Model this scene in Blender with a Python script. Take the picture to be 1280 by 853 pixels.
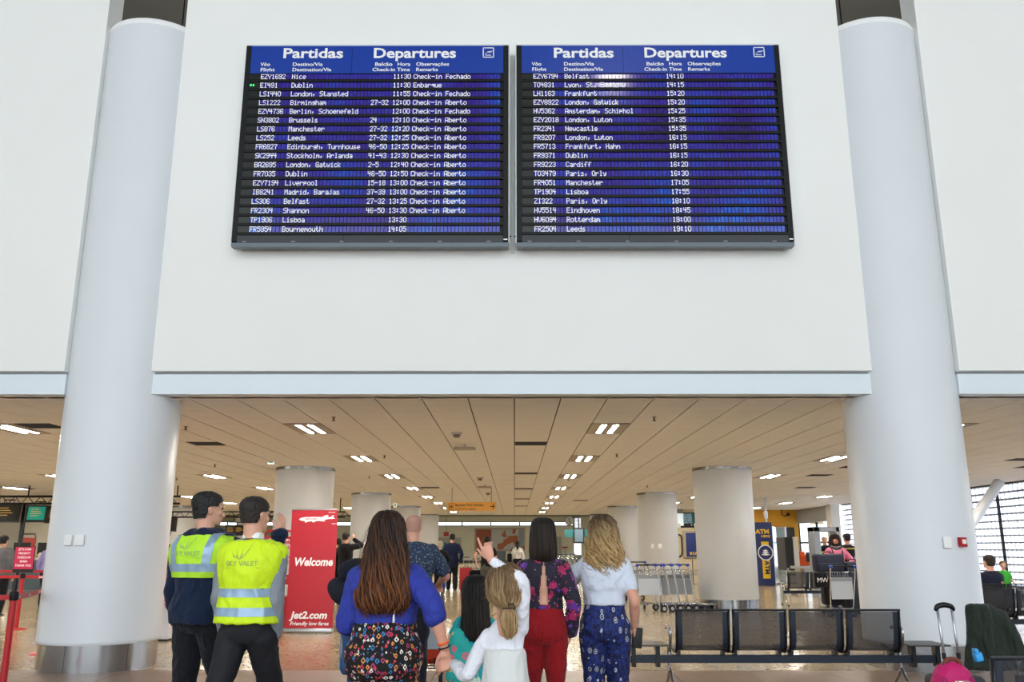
import bpy, bmesh, math, random
from mathutils import Vector, Matrix, noise
from mathutils.bvhtree import BVHTree
random.seed(7)
PI = math.pi
R = math.radians
for o in list(bpy.data.objects):
    bpy.data.objects.remove(o)
SC = bpy.context.scene
COL = SC.collection

# ------------------------------------------------------------------ camera
CAM_H = 1.40; FPX = 1080.0; PITCH = R(13.46); YAW = R(0.16)
cd = bpy.data.cameras.new('camera'); cam = bpy.data.objects.new('camera', cd); COL.objects.link(cam)
cd.sensor_width = 36.0; cd.lens = FPX / 1280 * 36.0; cd.clip_end = 400
cam.location = (0, 0, CAM_H); cam.rotation_euler = (PI/2 + PITCH, 0, YAW)
SC.camera = cam
# ------------------------------------------------------------------ world, light, exposure
w = bpy.data.worlds.new('sky'); SC.world = w; w.use_nodes = True
bg = w.node_tree.nodes['Background']; bg.inputs[0].default_value = (0.86, 0.935, 1.0, 1); bg.inputs[1].default_value = 2.6
SC.view_settings.view_transform = 'Standard'; SC.view_settings.look = 'None'
SC.view_settings.exposure = 0.45; SC.view_settings.gamma = 1.0; SC.view_settings.use_curve_mapping = False

# ------------------------------------------------------------------ materials
def lin(c):
    if isinstance(c, str):
        c = tuple(int(c[i:i+2], 16)/255 for i in (0, 2, 4))
    return tuple((x/12.92 if x <= .04045 else ((x+.055)/1.055)**2.4) for x in c)
MATS = {}
def mat(name, col, rough=.6, metal=0., noise_amt=0., nscale=30., bump=0., bscale=200., emit=None, es=1., trans=0., coat=0., alpha=1., spec=.5, sheen=0.):
    if name in MATS: return MATS[name]
    m = bpy.data.materials.new(name); m.use_nodes = True
    nt = m.node_tree; b = nt.nodes['Principled BSDF']
    c = lin(col); b.inputs['Base Color'].default_value = (*c, 1)
    b.inputs['Roughness'].default_value = rough; b.inputs['Metallic'].default_value = metal
    b.inputs['Transmission Weight'].default_value = trans; b.inputs['Coat Weight'].default_value = coat
    b.inputs['Alpha'].default_value = alpha; b.inputs['Specular IOR Level'].default_value = spec
    b.inputs['Sheen Weight'].default_value = sheen
    if emit:
        b.inputs['Emission Color'].default_value = (*lin(emit), 1); b.inputs['Emission Strength'].default_value = es
    tc = nt.nodes.new('ShaderNodeTexCoord')
    if noise_amt > 0:
        n = nt.nodes.new('ShaderNodeTexNoise'); n.inputs['Scale'].default_value = nscale; n.inputs['Detail'].default_value = 4
        nt.links.new(tc.outputs['Object'], n.inputs['Vector'])
        r = nt.nodes.new('ShaderNodeValToRGB')
        r.color_ramp.elements[0].position = .3; r.color_ramp.elements[1].position = .7
        r.color_ramp.elements[0].color = (*[max(0, x*(1-noise_amt)) for x in c], 1)
        r.color_ramp.elements[1].color = (*[min(1, x*(1+noise_amt)) for x in c], 1)
        nt.links.new(n.outputs['Fac'], r.inputs[0]); nt.links.new(r.outputs[0], b.inputs['Base Color'])
    if bump > 0:
        n2 = nt.nodes.new('ShaderNodeTexNoise'); n2.inputs['Scale'].default_value = bscale; n2.inputs['Detail'].default_value = 3
        nt.links.new(tc.outputs['Object'], n2.inputs['Vector'])
        bp = nt.nodes.new('ShaderNodeBump'); bp.inputs['Strength'].default_value = bump; bp.inputs['Distance'].default_value = .01
        nt.links.new(n2.outputs['Fac'], bp.inputs['Height']); nt.links.new(bp.outputs[0], b.inputs['Normal'])
    MATS[name] = m
    return m
def nodes(m): return m.node_tree, m.node_tree.nodes['Principled BSDF']
def ramp(nt, stops, interp='CONSTANT'):
    r = nt.nodes.new('ShaderNodeValToRGB'); cr = r.color_ramp; cr.interpolation = interp
    while len(cr.elements) < len(stops): cr.elements.new(.5)
    for e, (p, c) in zip(cr.elements, stops):
        e.position = p; e.color = (*lin(c), 1)
    return r
def mth(nt, op, a, b=None):
    n = nt.nodes.new('ShaderNodeMath'); n.operation = op
    for i, v in enumerate((a, b)):
        if v is None: continue
        if isinstance(v, (int, float)): n.inputs[i].default_value = v
        else: nt.links.new(v, n.inputs[i])
    return n.outputs[0]
def mixc(nt, f, a, b):
    n = nt.nodes.new('ShaderNodeMix'); n.data_type = 'RGBA'
    for idx, v in ((0, f), (6, a), (7, b)):
        if isinstance(v, (int, float)): n.inputs[idx].default_value = v
        elif isinstance(v, (tuple, str)): n.inputs[idx].default_value = (*lin(v), 1)
        else: nt.links.new(v, n.inputs[idx])
    return n.outputs[2]
def coords(nt, scale=(1, 1, 1), kind='Object'):
    tc = nt.nodes.new('ShaderNodeTexCoord'); mp = nt.nodes.new('ShaderNodeMapping')
    mp.inputs['Scale'].default_value = scale
    nt.links.new(tc.outputs[kind], mp.inputs[0]); return mp.outputs[0]

WHITE = mat('white_plaster', 'f1f1ec', .7, noise_amt=.012, nscale=.8)
COLWHITE = mat('column_white_paint', 'e0e4e7', .38, noise_amt=.015, nscale=1.2)
FASCIA = mat('fascia_paint', 'dfe8ec', .45)
BLACKM = mat('black_metal', '0d0e10', .4, .3)
BOARDF = mat('board_black', '090a0c', .5, 0., spec=.3)
CHROME = mat('chrome', 'c4c8cc', .18, 1.)
ALU = mat('aluminium', 'b4b8bc', .32, .9)
STEELB = mat('brushed_steel', 'aeb0b2', .2, 1., noise_amt=.06, nscale=3)
RED = mat('signal_red', 'b5141d', .45)
REDPRINT = mat('red_print', 'b31829', .4, noise_amt=.02, nscale=3)
WHITEP = mat('white_print', 'f4f4f2', .5)
DARK = mat('near_black', '0a0a0b', .6)
RUBBER = mat('rubber', '1a1a1b', .75)
CREAM = mat('cream_wall', 'e2dec9', .7, noise_amt=.03, nscale=.5)
GREYW = mat('grey_wall', '9b9a90', .7, noise_amt=.03, nscale=.5)
NAVYP = mat('navy_print', '14235e', .35)
YELP = mat('yellow_print', 'f2c613', .5)
BLUEPL = mat('blue_plastic', '1e3aa6', .4)
GREYPL = mat('grey_plastic', '8a8d90', .5)

# ------------------------------------------------------------------ mesh builder
def frame_of(d):
    d = d.normalized(); u = Vector((0, 0, 1)) if abs(d.z) < .9 else Vector((0, 1, 0))
    a = u.cross(d).normalized(); return a, d.cross(a).normalized()
class MB:
    def __init__(s): s.v = []; s.f = []; s.col = None
    def add(s, vs, fs, M=None):
        o = len(s.v)
        s.v += [tuple(M @ Vector(v)) if M else tuple(v) for v in vs]
        s.f += [tuple(i+o for i in f) for f in fs]
        return s
    def box(s, x0, x1, y0, y1, z0, z1, M=None):
        vs = [(x, y, z) for z in (z0, z1) for y in (y0, y1) for x in (x0, x1)]
        return s.add(vs, [(0, 2, 3, 1), (4, 5, 7, 6), (0, 1, 5, 4), (2, 6, 7, 3), (0, 4, 6, 2), (1, 3, 7, 5)], M)
    def rbox(s, c, sz, r=.02, M=None, n=3):
        """rounded slab (rounded in the two larger axes is enough): superellipse-like bevel through all axes"""
        bm = bmesh.new(); bmesh.ops.create_cube(bm, size=1)
        for v in bm.verts: v.co = Vector((v.co.x*sz[0], v.co.y*sz[1], v.co.z*sz[2]))
        rr = min(r, min(sz)*.49)
        bmesh.ops.bevel(bm, geom=list(bm.edges), offset=rr, segments=n, affect='EDGES', profile=.5)
        for v in bm.verts: v.co += Vector(c)
        bm.verts.ensure_lookup_table()
        s.add([v.co for v in bm.verts], [[v.index for v in f.verts] for f in bm.faces], M); bm.free(); return s
    def ring(s, p, a, b, rx, ry, n): return [p + a*(math.cos(2*PI*k/n)*rx) + b*(math.sin(2*PI*k/n)*ry) for k in range(n)]
    def tube(s, pts, rad, n=8, cap=True, closed=False):
        pts = [Vector(p) for p in pts]; m = len(pts)
        if not isinstance(rad, (list, tuple)): rad = [rad]*m
        rad = [r if isinstance(r, tuple) else (r, r) for r in rad]
        o = len(s.v); a = None; vs = []; fs = []
        for i, p in enumerate(pts):
            if closed: d = pts[(i+1) % m]-pts[i-1]
            else: d = (pts[min(i+1, m-1)]-pts[max(i-1, 0)])
            d.normalize()
            if a is None: a, b = frame_of(d)
            else:
                a = (a - d*a.dot(d)).normalized(); b = d.cross(a).normalized()
            vs += s.ring(p, a, b, rad[i][0], rad[i][1], n)
        last = m if closed else m-1
        for i in range(last):
            i2 = (i+1) % m
            for k in range(n):
                k2 = (k+1) % n
                fs.append((i*n+k, i*n+k2, i2*n+k2, i2*n+k))
        if cap and not closed:
            fs.append(tuple(reversed(range(n)))); fs.append(tuple((m-1)*n+k for k in range(n)))
        return s.add(vs, fs)
    def limb(s, pts, rad, n=14, sub=5):
        """catmull-rom tube with rounded ends"""
        pts = [Vector(p) for p in pts]; P = []; Q = []
        m = len(pts)
        for i in range(m-1):
            p0 = pts[max(i-1, 0)]; p1 = pts[i]; p2 = pts[i+1]; p3 = pts[min(i+2, m-1)]
            for k in range(sub):
                t = k/sub
                P.append(.5*((2*p1)+(p2-p0)*t+(2*p0-5*p1+4*p2-p3)*t*t+(3*p1-p0-3*p2+p3)*t**3))
                e = t*t*(3-2*t); Q.append(rad[i]*(1-e)+rad[i+1]*e)
        P.append(pts[-1]); Q.append(rad[-1])
        d0 = (P[0]-P[1]).normalized(); d1 = (P[-1]-P[-2]).normalized()
        P = [P[0]+d0*Q[0]*.85, P[0]+d0*Q[0]*.5] + P + [P[-1]+d1*Q[-1]*.5, P[-1]+d1*Q[-1]*.85]
        Q = [Q[0]*.3, Q[0]*.82] + Q + [Q[-1]*.82, Q[-1]*.3]
        return s.tube(P, Q, n)
    def stack(s, rings, n=28, e=2.3, cap=True):
        """rings: (x,y,z,rx,ry) horizontal superellipses"""
        vs = []; fs = []
        for (x, y, z, rx, ry) in rings:
            for k in range(n):
                a = 2*PI*k/n; c, q = math.cos(a), math.sin(a)
                vs.append((x+rx*math.copysign(abs(c)**(2/e), c), y+ry*math.copysign(abs(q)**(2/e), q), z))
        m = len(rings)
        for i in range(m-1):
            for k in range(n):
                k2 = (k+1) % n
                fs.append((i*n+k, i*n+k2, (i+1)*n+k2, (i+1)*n+k))
        if cap: fs.append(tuple(reversed(range(n)))); fs.append(tuple((m-1)*n+k for k in range(n)))
        return s.add(vs, fs)
    def ball(s, c, r, n=14, M=None):
        if not isinstance(r, tuple): r = (r, r, r)
        vs = [(c[0], c[1], c[2]-r[2])]; h = n//2
        for i in range(1, h):
            t = PI*i/h
            for k in range(n):
                a = 2*PI*k/n
                vs.append((c[0]+r[0]*math.sin(t)*math.cos(a), c[1]+r[1]*math.sin(t)*math.sin(a), c[2]-r[2]*math.cos(t)))
        vs.append((c[0], c[1], c[2]+r[2])); fs = []
        for k in range(n):
            k2 = (k+1) % n
            fs.append((0, 1+k2, 1+k)); fs.append((len(vs)-1, 1+(h-2)*n+k, 1+(h-2)*n+k2))
            for i in range(h-2): fs.append((1+i*n+k, 1+i*n+k2, 1+(i+1)*n+k2, 1+(i+1)*n+k))
        return s.add(vs, fs, M)
    def cyl(s, p0, p1, r, r2=None, n=16): return s.tube([p0, p1], [r, r if r2 is None else r2], n)
    def lathe(s, prof, n=48, c=(0, 0), cap=True):
        return s.stack([(c[0], c[1], z, r, r) for r, z in prof], n, 2.0, cap)
    def poly(s, pts, y0, y1, M=None):
        """outline in x,z extruded from y0 to y1"""
        n = len(pts); vs = [(p[0], y0, p[1]) for p in pts]+[(p[0], y1, p[1]) for p in pts]
        fs = [tuple(range(n)), tuple(reversed(range(n, 2*n)))]+[((i+1) % n, i, n+i, n+(i+1) % n) for i in range(n)]
        return s.add(vs, fs, M)
    def mesh(s, name='m'):
        me = bpy.data.meshes.new(name); me.from_pydata(s.v, [], s.f); me.update(); return me
    def build(s, name, m, parent=None, smooth=False, bevel=0, loc=None, fix=True, label=None):
        me = s.mesh(name)
        if fix:
            bm = bmesh.new(); bm.from_mesh(me); bmesh.ops.recalc_face_normals(bm, faces=bm.faces); bm.to_mesh(me); bm.free()
        return link(name, me, m, parent, smooth, bevel, loc, label)
def link(name, me, m, parent=None, smooth=False, bevel=0, loc=None, label=None):
    o = bpy.data.objects.new(name, me); COL.objects.link(o)
    if m: me.materials.clear(); me.materials.append(m)
    if parent: o.parent = parent
    if loc is not None: o.location = loc
    if smooth:
        me.shade_smooth()
        if smooth == 'auto': me.set_sharp_from_angle(angle=R(38))
    if bevel:
        b = o.modifiers.new('bevel', 'BEVEL'); b.width = bevel; b.segments = 2; b.limit_method = 'ANGLE'; b.angle_limit = R(40)
    if label: o['label'] = label
    return o
def tag(o, label, cat, group=None, kind=None):
    o['label'] = label
    if cat: o['category'] = cat
    if group: o['group'] = group
    if kind: o['kind'] = kind
    return o
def thing(name, label, cat, loc=(0, 0, 0), rz=0, group=None):
    o = bpy.data.objects.new(name, None); COL.objects.link(o); o.location = loc; o.rotation_euler = (0, 0, rz)
    o.empty_display_size = .1
    return tag(o, label, cat, group)
def struct(o): o['kind'] = 'structure'; return o
def kids(o): return [c for c in bpy.data.objects if c.parent == o]
def dup(root, loc, rz=0, label=None, group=None, scale=None):
    r = root.copy(); COL.objects.link(r); r.location = loc; r.rotation_euler = (0, 0, rz)
    if label: r['label'] = label
    if group: r['group'] = group
    if scale: r.scale = scale
    for ch in root.children:
        c = ch.copy(); COL.objects.link(c); c.parent = r
        for g in ch.children:
            d = g.copy(); COL.objects.link(d); d.parent = c
    return r

# ------------------------------------------------------------------ lettering
_tc = {}
def text_geo(s, size=1., bold=0., align='LEFT', shear=0., spacing=1.):
    key = (s, bold, align, shear, spacing)
    if key not in _tc:
        cu = bpy.data.curves.new('t', 'FONT'); cu.body = s; cu.size = 1; cu.offset = bold; cu.align_x = align
        cu.shear = shear; cu.space_character = spacing; cu.resolution_u = 3
        o = bpy.data.objects.new('t', cu); COL.objects.link(o)
        bpy.context.view_layer.update()
        me = bpy.data.meshes.new_from_object(o.evaluated_get(bpy.context.evaluated_depsgraph_get()))
        _tc[key] = ([tuple(v.co) for v in me.vertices], [tuple(p.vertices) for p in me.polygons])
        bpy.data.objects.remove(o); bpy.data.curves.remove(cu); bpy.data.meshes.remove(me)
    vs, fs = _tc[key]
    return [(v[0]*size, v[1]*size, 0) for v in vs], fs
def put_text(mb, s, x, y, z, size, bold=0., align='LEFT', shear=0., spacing=1., sx=1., width=None):
    """text in the x-z plane facing -y; baseline at z. width: fit to width"""
    vs, fs = text_geo(s, size, bold, align, shear, spacing)
    if width and vs:
        x0 = min(v[0] for v in vs); x1 = max(v[0] for v in vs); sx = width/(x1-x0)
    mb.add([(x+v[0]*sx, y, z+v[1]) for v in vs], fs); return mb
F5 = {' ': '0000000000', ',': '0050300000', '-': '0808080808', '.': '0060600000', ':': '0036360000',
'0': '3E4141413E', '1': '00427F4000', '2': '4261514946', '3': '2241494936', '4': '0F08087F08', '5': '2745454539', '6': '3E49494932', '7': '0101790503', '8': '3649494936', '9': '264949493E',
'A': '7E1111117E', 'B': '7F49494936', 'C': '3E41414122', 'D': '7F4141413E', 'E': '7F49494941', 'F': '7F09090901', 'G': '3E4149497A', 'H': '7F0808087F', 'I': '00417F4100', 'J': '2040413F01',
'K': '7F08142241', 'L': '7F40404040', 'M': '7F020C027F', 'N': '7F0408107F', 'O': '3E4141413E', 'P': '7F09090906', 'Q': '3E4151215E', 'R': '7F09192946', 'S': '4649494931', 'T': '01017F0101',
'U': '3F4040403F', 'V': '1F2040201F', 'W': '3F4038403F', 'X': '6314081463', 'Y': '0708700807', 'Z': '6151494543',
'a': '2054545478', 'b': '7F48444438', 'c': '3844444420', 'd': '384444487F', 'e': '3854545418', 'f': '087E090102', 'g': '085454543C', 'h': '7F08040478', 'i': '00447D4000', 'j': '2040443D00',
'k': '7F10284400', 'l': '00417F4000', 'm': '7C04180478', 'n': '7C08040478', 'o': '3844444438', 'p': '7C14141408', 'q': '081414187C', 'r': '7C08040408', 's': '4854545420', 't': '043F444020',
'u': '3C4040207C', 'v': '1C2040201C', 'w': '3C4030403C', 'x': '4428102844', 'y': '0C5050503C', 'z': '4464544C44'}
def flap_text(mb, s, x, y, ztop, cw, chh):
    px = cw*.88/5; pz = chh/7
    for i, ch in enumerate(s):
        h = F5.get(ch, F5[' '])
        for c in range(5):
            b = int(h[2*c:2*c+2], 16)
            r = 0
            while r < 7:
                if b >> r & 1:
                    r1 = r
                    while r1 < 7 and b >> r1 & 1: r1 += 1
                    xa = x+i*cw+c*px; za = ztop-r*pz; zb = ztop-r1*pz
                    mb.add([(xa, y, zb), (xa+px*1.08, y, zb), (xa+px*1.08, y, za), (xa, y, za)], [(0, 1, 2, 3)])
                    r = r1
                else: r += 1
# ------------------------------------------------------------------ remesh helper
def remesh(mb, voxel, it=3, amp=0., fr=(6, 6, 4), seed=0., fac=.5):
    me = mb.mesh('tmp'); o = bpy.data.objects.new('tmp', me); COL.objects.link(o)
    md = o.modifiers.new('r', 'REMESH'); md.mode = 'VOXEL'; md.voxel_size = voxel; md.adaptivity = 0
    if it:
        sm = o.modifiers.new('s', 'SMOOTH'); sm.factor = fac; sm.iterations = it
    dg = bpy.context.evaluated_depsgraph_get()
    out = bpy.data.meshes.new_from_object(o.evaluated_get(dg))
    bpy.data.objects.remove(o); bpy.data.meshes.remove(me)
    if amp:
        ns = [v.normal.copy() for v in out.vertices]
        for v, nn in zip(out.vertices, ns):
            c = v.co
            q = noise.noise(Vector((c.x*fr[0]+seed, c.y*fr[1], c.z*fr[2]))) + .5*noise.noise(Vector((c.x*fr[0]*2.3, c.y*fr[1]*2.3+seed, c.z*fr[2]*2.1)))
            v.co = c + nn*(amp*(1-abs(q)*2.4))
    return out
def join_meshes(mes):
    mb = MB()
    for me in mes:
        mb.add([v.co.copy() for v in me.vertices], [tuple(p.vertices) for p in me.polygons]); bpy.data.meshes.remove(me)
    return mb.mesh('joined')
def cut_patch(me, planes, off, pred=None):
    """part of a surface between planes [(point, normal)] (kept side = normal side), lifted by off along the normals"""
    bm = bmesh.new(); bm.from_mesh(me)
    for co, no in planes:
        bmesh.ops.bisect_plane(bm, geom=list(bm.verts)+list(bm.edges)+list(bm.faces), dist=1e-5, plane_co=co, plane_no=no, clear_inner=True)
    if pred:
        bmesh.ops.delete(bm, geom=[f for f in bm.faces if not pred(f.calc_center_median())], context='FACES')
    bm.normal_update()
    d = [(v, v.co + v.normal*off) for v in bm.verts]
    for v, c in d: v.co = c
    out = bpy.data.meshes.new('patch'); bm.to_mesh(out); bm.free(); return out

def at(px, py, y):
    """world x, z of the point of the photograph px, py on the plane at distance y"""
    u = (px-640)/FPX; v = (426.5-py)/FPX
    d = Vector((u, math.cos(PITCH)-v*math.sin(PITCH), math.sin(PITCH)+v*math.cos(PITCH)))
    d = Matrix.Rotation(YAW, 3, 'Z') @ d
    return d.x/d.y*y, CAM_H+d.z/d.y*y

CEIL = 3.27      # low ceiling
YF = 10.67       # front plane of the fascia
CX = (-5.08, 5.0)   # the two big columns
CY = 11.12
# ================================================================== setting
def floor_mat():
    m = mat('polished_terrazzo', 'a3937c', .16, spec=.6); nt, b = nodes(m)
    c = coords(nt)
    v = nt.nodes.new('ShaderNodeTexVoronoi'); v.inputs['Scale'].default_value = 26; nt.links.new(c, v.inputs['Vector'])
    r = ramp(nt, [(0, '8f7c5c'), (.35, 'ad9a78'), (.7, 'bcaa88'), (1, 'cbba9a')], 'LINEAR')
    nt.links.new(v.outputs['Color'], r.inputs[0])
    n = nt.nodes.new('ShaderNodeTexNoise'); n.inputs['Scale'].default_value = .8; n.inputs['Detail'].default_value = 5; nt.links.new(c, n.inputs['Vector'])
    f = mth(nt, 'MULTIPLY', n.outputs[0], .7)
    nt.links.new(mixc(nt, f, r.outputs[0], 'a3906e'), b.inputs['Base Color'])
    rr = mth(nt, 'MULTIPLY_ADD', n.outputs[0], .12); nt.nodes[-1].inputs[2].default_value = .13
    nt.links.new(rr, b.inputs['Roughness'])
    return m
FLOORM = floor_mat()
FLOORN = mat('brown_stone', '8a6f5a', .42, noise_amt=.12, nscale=9)
fl = MB().box(-32, 16, YF+.08, 86, -.3, 0).build('floor', FLOORM); struct(fl)
nf = struct(MB().box(-16, 16, -14, YF+.08, -.3, -.012).build('floor', mat('paving_joint', '5d4a3c', .8)))
k = 0
pm = MB().box(.004, .896, .004, .896, -.03, 0).mesh('paving_tile')
pt = []
for j in range(0, 13):
    y = YF+.08-.9*(j+1)
    for i in range(-7, 7):
        if abs(i*.9+.45) > max(4.0, (y+1.5)*.8): continue
        pt.append(link('paving_tile', pm, FLOORN, nf, loc=(i*.9, y, -.0)))
fillm = MB()
for j in range(0, 25):
    for i in range(-16, 16):
        y = YF+.08-.9*(j+1)
        if j < 13 and -7 <= i < 7 and abs(i*.9+.45) <= max(4.0, (y+1.5)*.8): continue
        fillm.box(i*.9+.004, i*.9+.896, y+.004, y+.896, -.03, 0)
o = fillm.build('paving_surround', FLOORN, nf, fix=False); o['kind'] = 'stuff'
# hall front wall above the low hall, with two slots for the big columns
SL = .545
def wall_piece(x0, x1, nm):
    o = MB().box(x0, x1, YF-.06, YF+.34, 3.555, 9.6).build(nm, WHITE, bevel=.006); struct(o)
    # sloped underside behind the wall face
    o = MB().box(x0, x1, YF, YF+.3, CEIL-.0, 3.525).build('trim_1' if nm == 'wall_front' else 'trim_2', FASCIA, bevel=.004); struct(o)
    o = MB().box(x0, x1, YF+.02, YF+.34, 3.52, 3.56).build('trim_3', mat('shadow_gap_grey', '9aa0a3', .7)); struct(o)  # grey strip paints in the shadow line under the upper wall
wall_piece(CX[0]+SL-.02, CX[1]-SL+.02, 'wall_front')
wall_piece(-17, CX[0]-SL-.02, 'wall_front_left')
wall_piece(CX[1]+SL+.02, 17, 'wall_front_right')
# recess behind the column heads
CONC = mat('recess_concrete', '8c8478', .8, noise_amt=.05, nscale=2)
for i, cx in enumerate(CX):
    struct(MB().box(cx-3.4, cx+3.4, 13.2, 13.4, CEIL+.3, 14.8).box(cx-3.4, cx-3.2, YF+.3, 13.2, CEIL+.35, 14.8).box(cx+3.2, cx+3.4, YF+.3, 13.2, CEIL+.35, 14.8).build('wall_recess', CONC))
    struct(MB().box(cx-3.4, cx+3.4, YF+.35, 13.2, CEIL+.3, CEIL+.4).build('trim_5', CONC))
    s = 1 if i == 0 else -1
    t = thing('rising_duct', 'pale curved duct rising in the recess behind the %s white column head' % ('left' if i == 0 else 'right'), 'duct', (cx+s*.55, 12.3, CEIL+.2))
    MB().limb([(0, 0, .45), (0, 0, 2), (0, 0, 4), (0, 0, 5.2), (s*.05, 0, 6), (s*.35, 0, 7.2)], [.33, .33, .33, .33, .33, .33], 28).build('duct_shaft', mat('duct_paint', 'cdc9ba', .6), t, True)
    t = thing('cable_run', 'two thin dark cables hanging above the %s column head' % ('left' if i == 0 else 'right'), 'cable', (cx-s*.12, 12.0, 8.3))
    for q in (0, .05): MB().tube([(s*q*.8, 0, -1), (0, 0, .5), (s*.01*q, 0, 2.4)], .012-q*.1, 6).build('cable', DARK, t)

# main hall behind the camera: roof, side walls and a tall glazed front that lets the daylight in
struct(MB().box(-17, 17, -14, YF+.3, 14.5, 14.8).build('ceiling', mat('roof_grey', '8d8f92', .8)))
struct(MB().box(-17, 17, YF-.05, YF+.3, 9.6, 14.5).build('wall_front_upper', mat('upper_grey', 'b9bab8', .8)))
struct(MB().box(-17.3, -17, -14, YF+.3, 0, 14.5).build('wall_left', WHITE)); struct(MB().box(17, 17.3, -14, YF+.3, 0, 14.5).build('wall_right', WHITE))
wf = MB()
for i in range(9): wf.box(-17+i*4.25-.06, -17+i*4.25+.06, -14.1, -13.9, 0, 14.5)
for z in (3.0, 7.0, 11.0): wf.box(-17, 17, -14.1, -13.9, z-.05, z+.05)
struct(wf.build('window_8', ALU))
def cyl_panel_seams(x, y, r, z0, z1, n):
    mb = MB()
    for k in range(n):
        a = 2*PI*k/n + .4
        mb.tube([(x+math.cos(a)*r, y+math.sin(a)*r, z0), (x+math.cos(a)*r, y+math.sin(a)*r, z1)], .004, 4)
    return mb
def big_column(cx, side):
    t = thing('round_column', 'tall white round column with a steel base at the %s of the hall front' % side, 'column', (cx, CY, 0))
    MB().lathe([(.69, .30), (.7, .315), (.7, .345), (.697, .35), (.697, 8.36), (.697, 8.36)], 72).build('shaft', COLWHITE, t, 'auto')
    MB().lathe([(.697, 8.36), (.70, 8.365), (.70, 8.42), (.69, 8.44)], 72).build('cap_ring', WHITEP, t, 'auto')
    MB().lathe([(.668, 0), (.668, .30)], 72, cap=False).build('steel_base', STEELB, t, True)
    cyl_panel_seams(0, 0, .668, .0, .30, 6).build('base_seam', mat('seam_grey', '55585a', .5, .6), t)
    return t
big_column(CX[0], 'left'); big_column(CX[1], 'right')
# rows of columns in the low hall
rows = [(-5.06, 'left'), (5.02, 'right'), (-15.3, 'far left')]
ordn = ['first', 'second', 'third', 'fourth']
colmesh = None
for cx, sd in rows:
    for k, y in enumerate((21.1, 31.0, 40.9, 50.8)):
        if sd == 'far left' and k < 1: continue
        lab = 'cream round column in the low hall, %s from the front of the %s row' % (ordn[k], sd)
        if colmesh is None:
            t = thing('hall_column', lab, 'column', (cx, y, 0), group='round columns under the low ceiling')
            MB().lathe([(.68, .24), (.69, .26), (.69, 3.2), (.685, 3.2)], 56).build('shaft', mat('hall_column_paint', 'c9cccd', .45, noise_amt=.02, nscale=1.2), t, 'auto')
            MB().lathe([(.665, 0), (.665, .24)], 56, cap=False).build('steel_base', mat('base_steel_dark', '8c8f92', .14, 1.), t, True)
            MB().lathe([(.70, 3.2), (.705, 3.27), (.66, 3.272)], 56).build('head_ring', mat('head_ring_steel', '8f8a82', .25, .9), t, 'auto')
            colmesh = t
        else:
            dup(colmesh, (cx, y, 0), 0, lab)
# low ceiling: grid plate and tiles
x0c, x1c = -32.1, 14.7
cl = MB().box(-32.1, 15.6, YF+.3, 51.6, CEIL+.018, CEIL+.3).build('ceiling', mat('ceiling_grid', '5c5148', .8)); struct(cl)
TILE = mat('ceiling_tile', 'e3e0dc', .85, noise_amt=.035, nscale=1.3, bump=.25, bscale=90)
lights = []
for rx in (-21.3, -16.2, -12.3, -8.1, -3.3, 1.5, 6.9, 11.7):
    for k in range(8):
        lights.append((rx, 13.95+4.8*k, k))
vents = [(.3, 15.85), (.3, 22.45), (.3, 28.45), (.3, 34.45), (.3, 40.45), (-5.7, 15.85), (-7.5, 13.45), (-2.7, 27.85), (-9.3, 19.45), (-8.1, 31.45), (2.7, 35.65), (7.5, 18.25), (8.1, 20.65), (8.1, 23.0), (9.3, 28.0), (6.9, 15.2), (11.1, 18.85), (12.3, 20.65), (9.9, 13.0), (-14.0, 22.0)]
holes = set()
def cell(x, y): return (math.floor(x/.6), math.floor((y-10.87)/.6))
for x, y, k in lights: holes |= {cell(x, y-.3), cell(x, y+.3)}
for x, y in vents: holes.add(cell(x, y))
def tile_mb(mb, i, j, M=None):
    x = i*.6; y = 10.87+j*.6
    mb.box(x+.009, x+.591, y+.003, y+.597, CEIL, CEIL+.02)
tm = MB().box(.009, .591, .003, .597, 0, .02).mesh('ceiling_tile')
rest = MB(); cnt = 0
for j in range(-1, 68):
    for i in range(-54, 26):
        if (i, j) in holes: continue
        near = 0 <= j <= 15 and abs(i+.5)*.6 < 5.2+j*.34
        if j == -1:
            if abs(i+.5)*.6 < 16: rest.box(i*.6+.009, i*.6+.591, YF+.3, 10.867, CEIL, CEIL+.02)
            continue
        if near and cnt < 299:
            link('ceiling_tile', tm, TILE, cl, loc=(i*.6, 10.87+j*.6, CEIL)); cnt += 1
        else: tile_mb(rest, i, j)
o = rest.build('ceiling_tile_field', TILE, cl, fix=False); o['kind'] = 'stuff'
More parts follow.
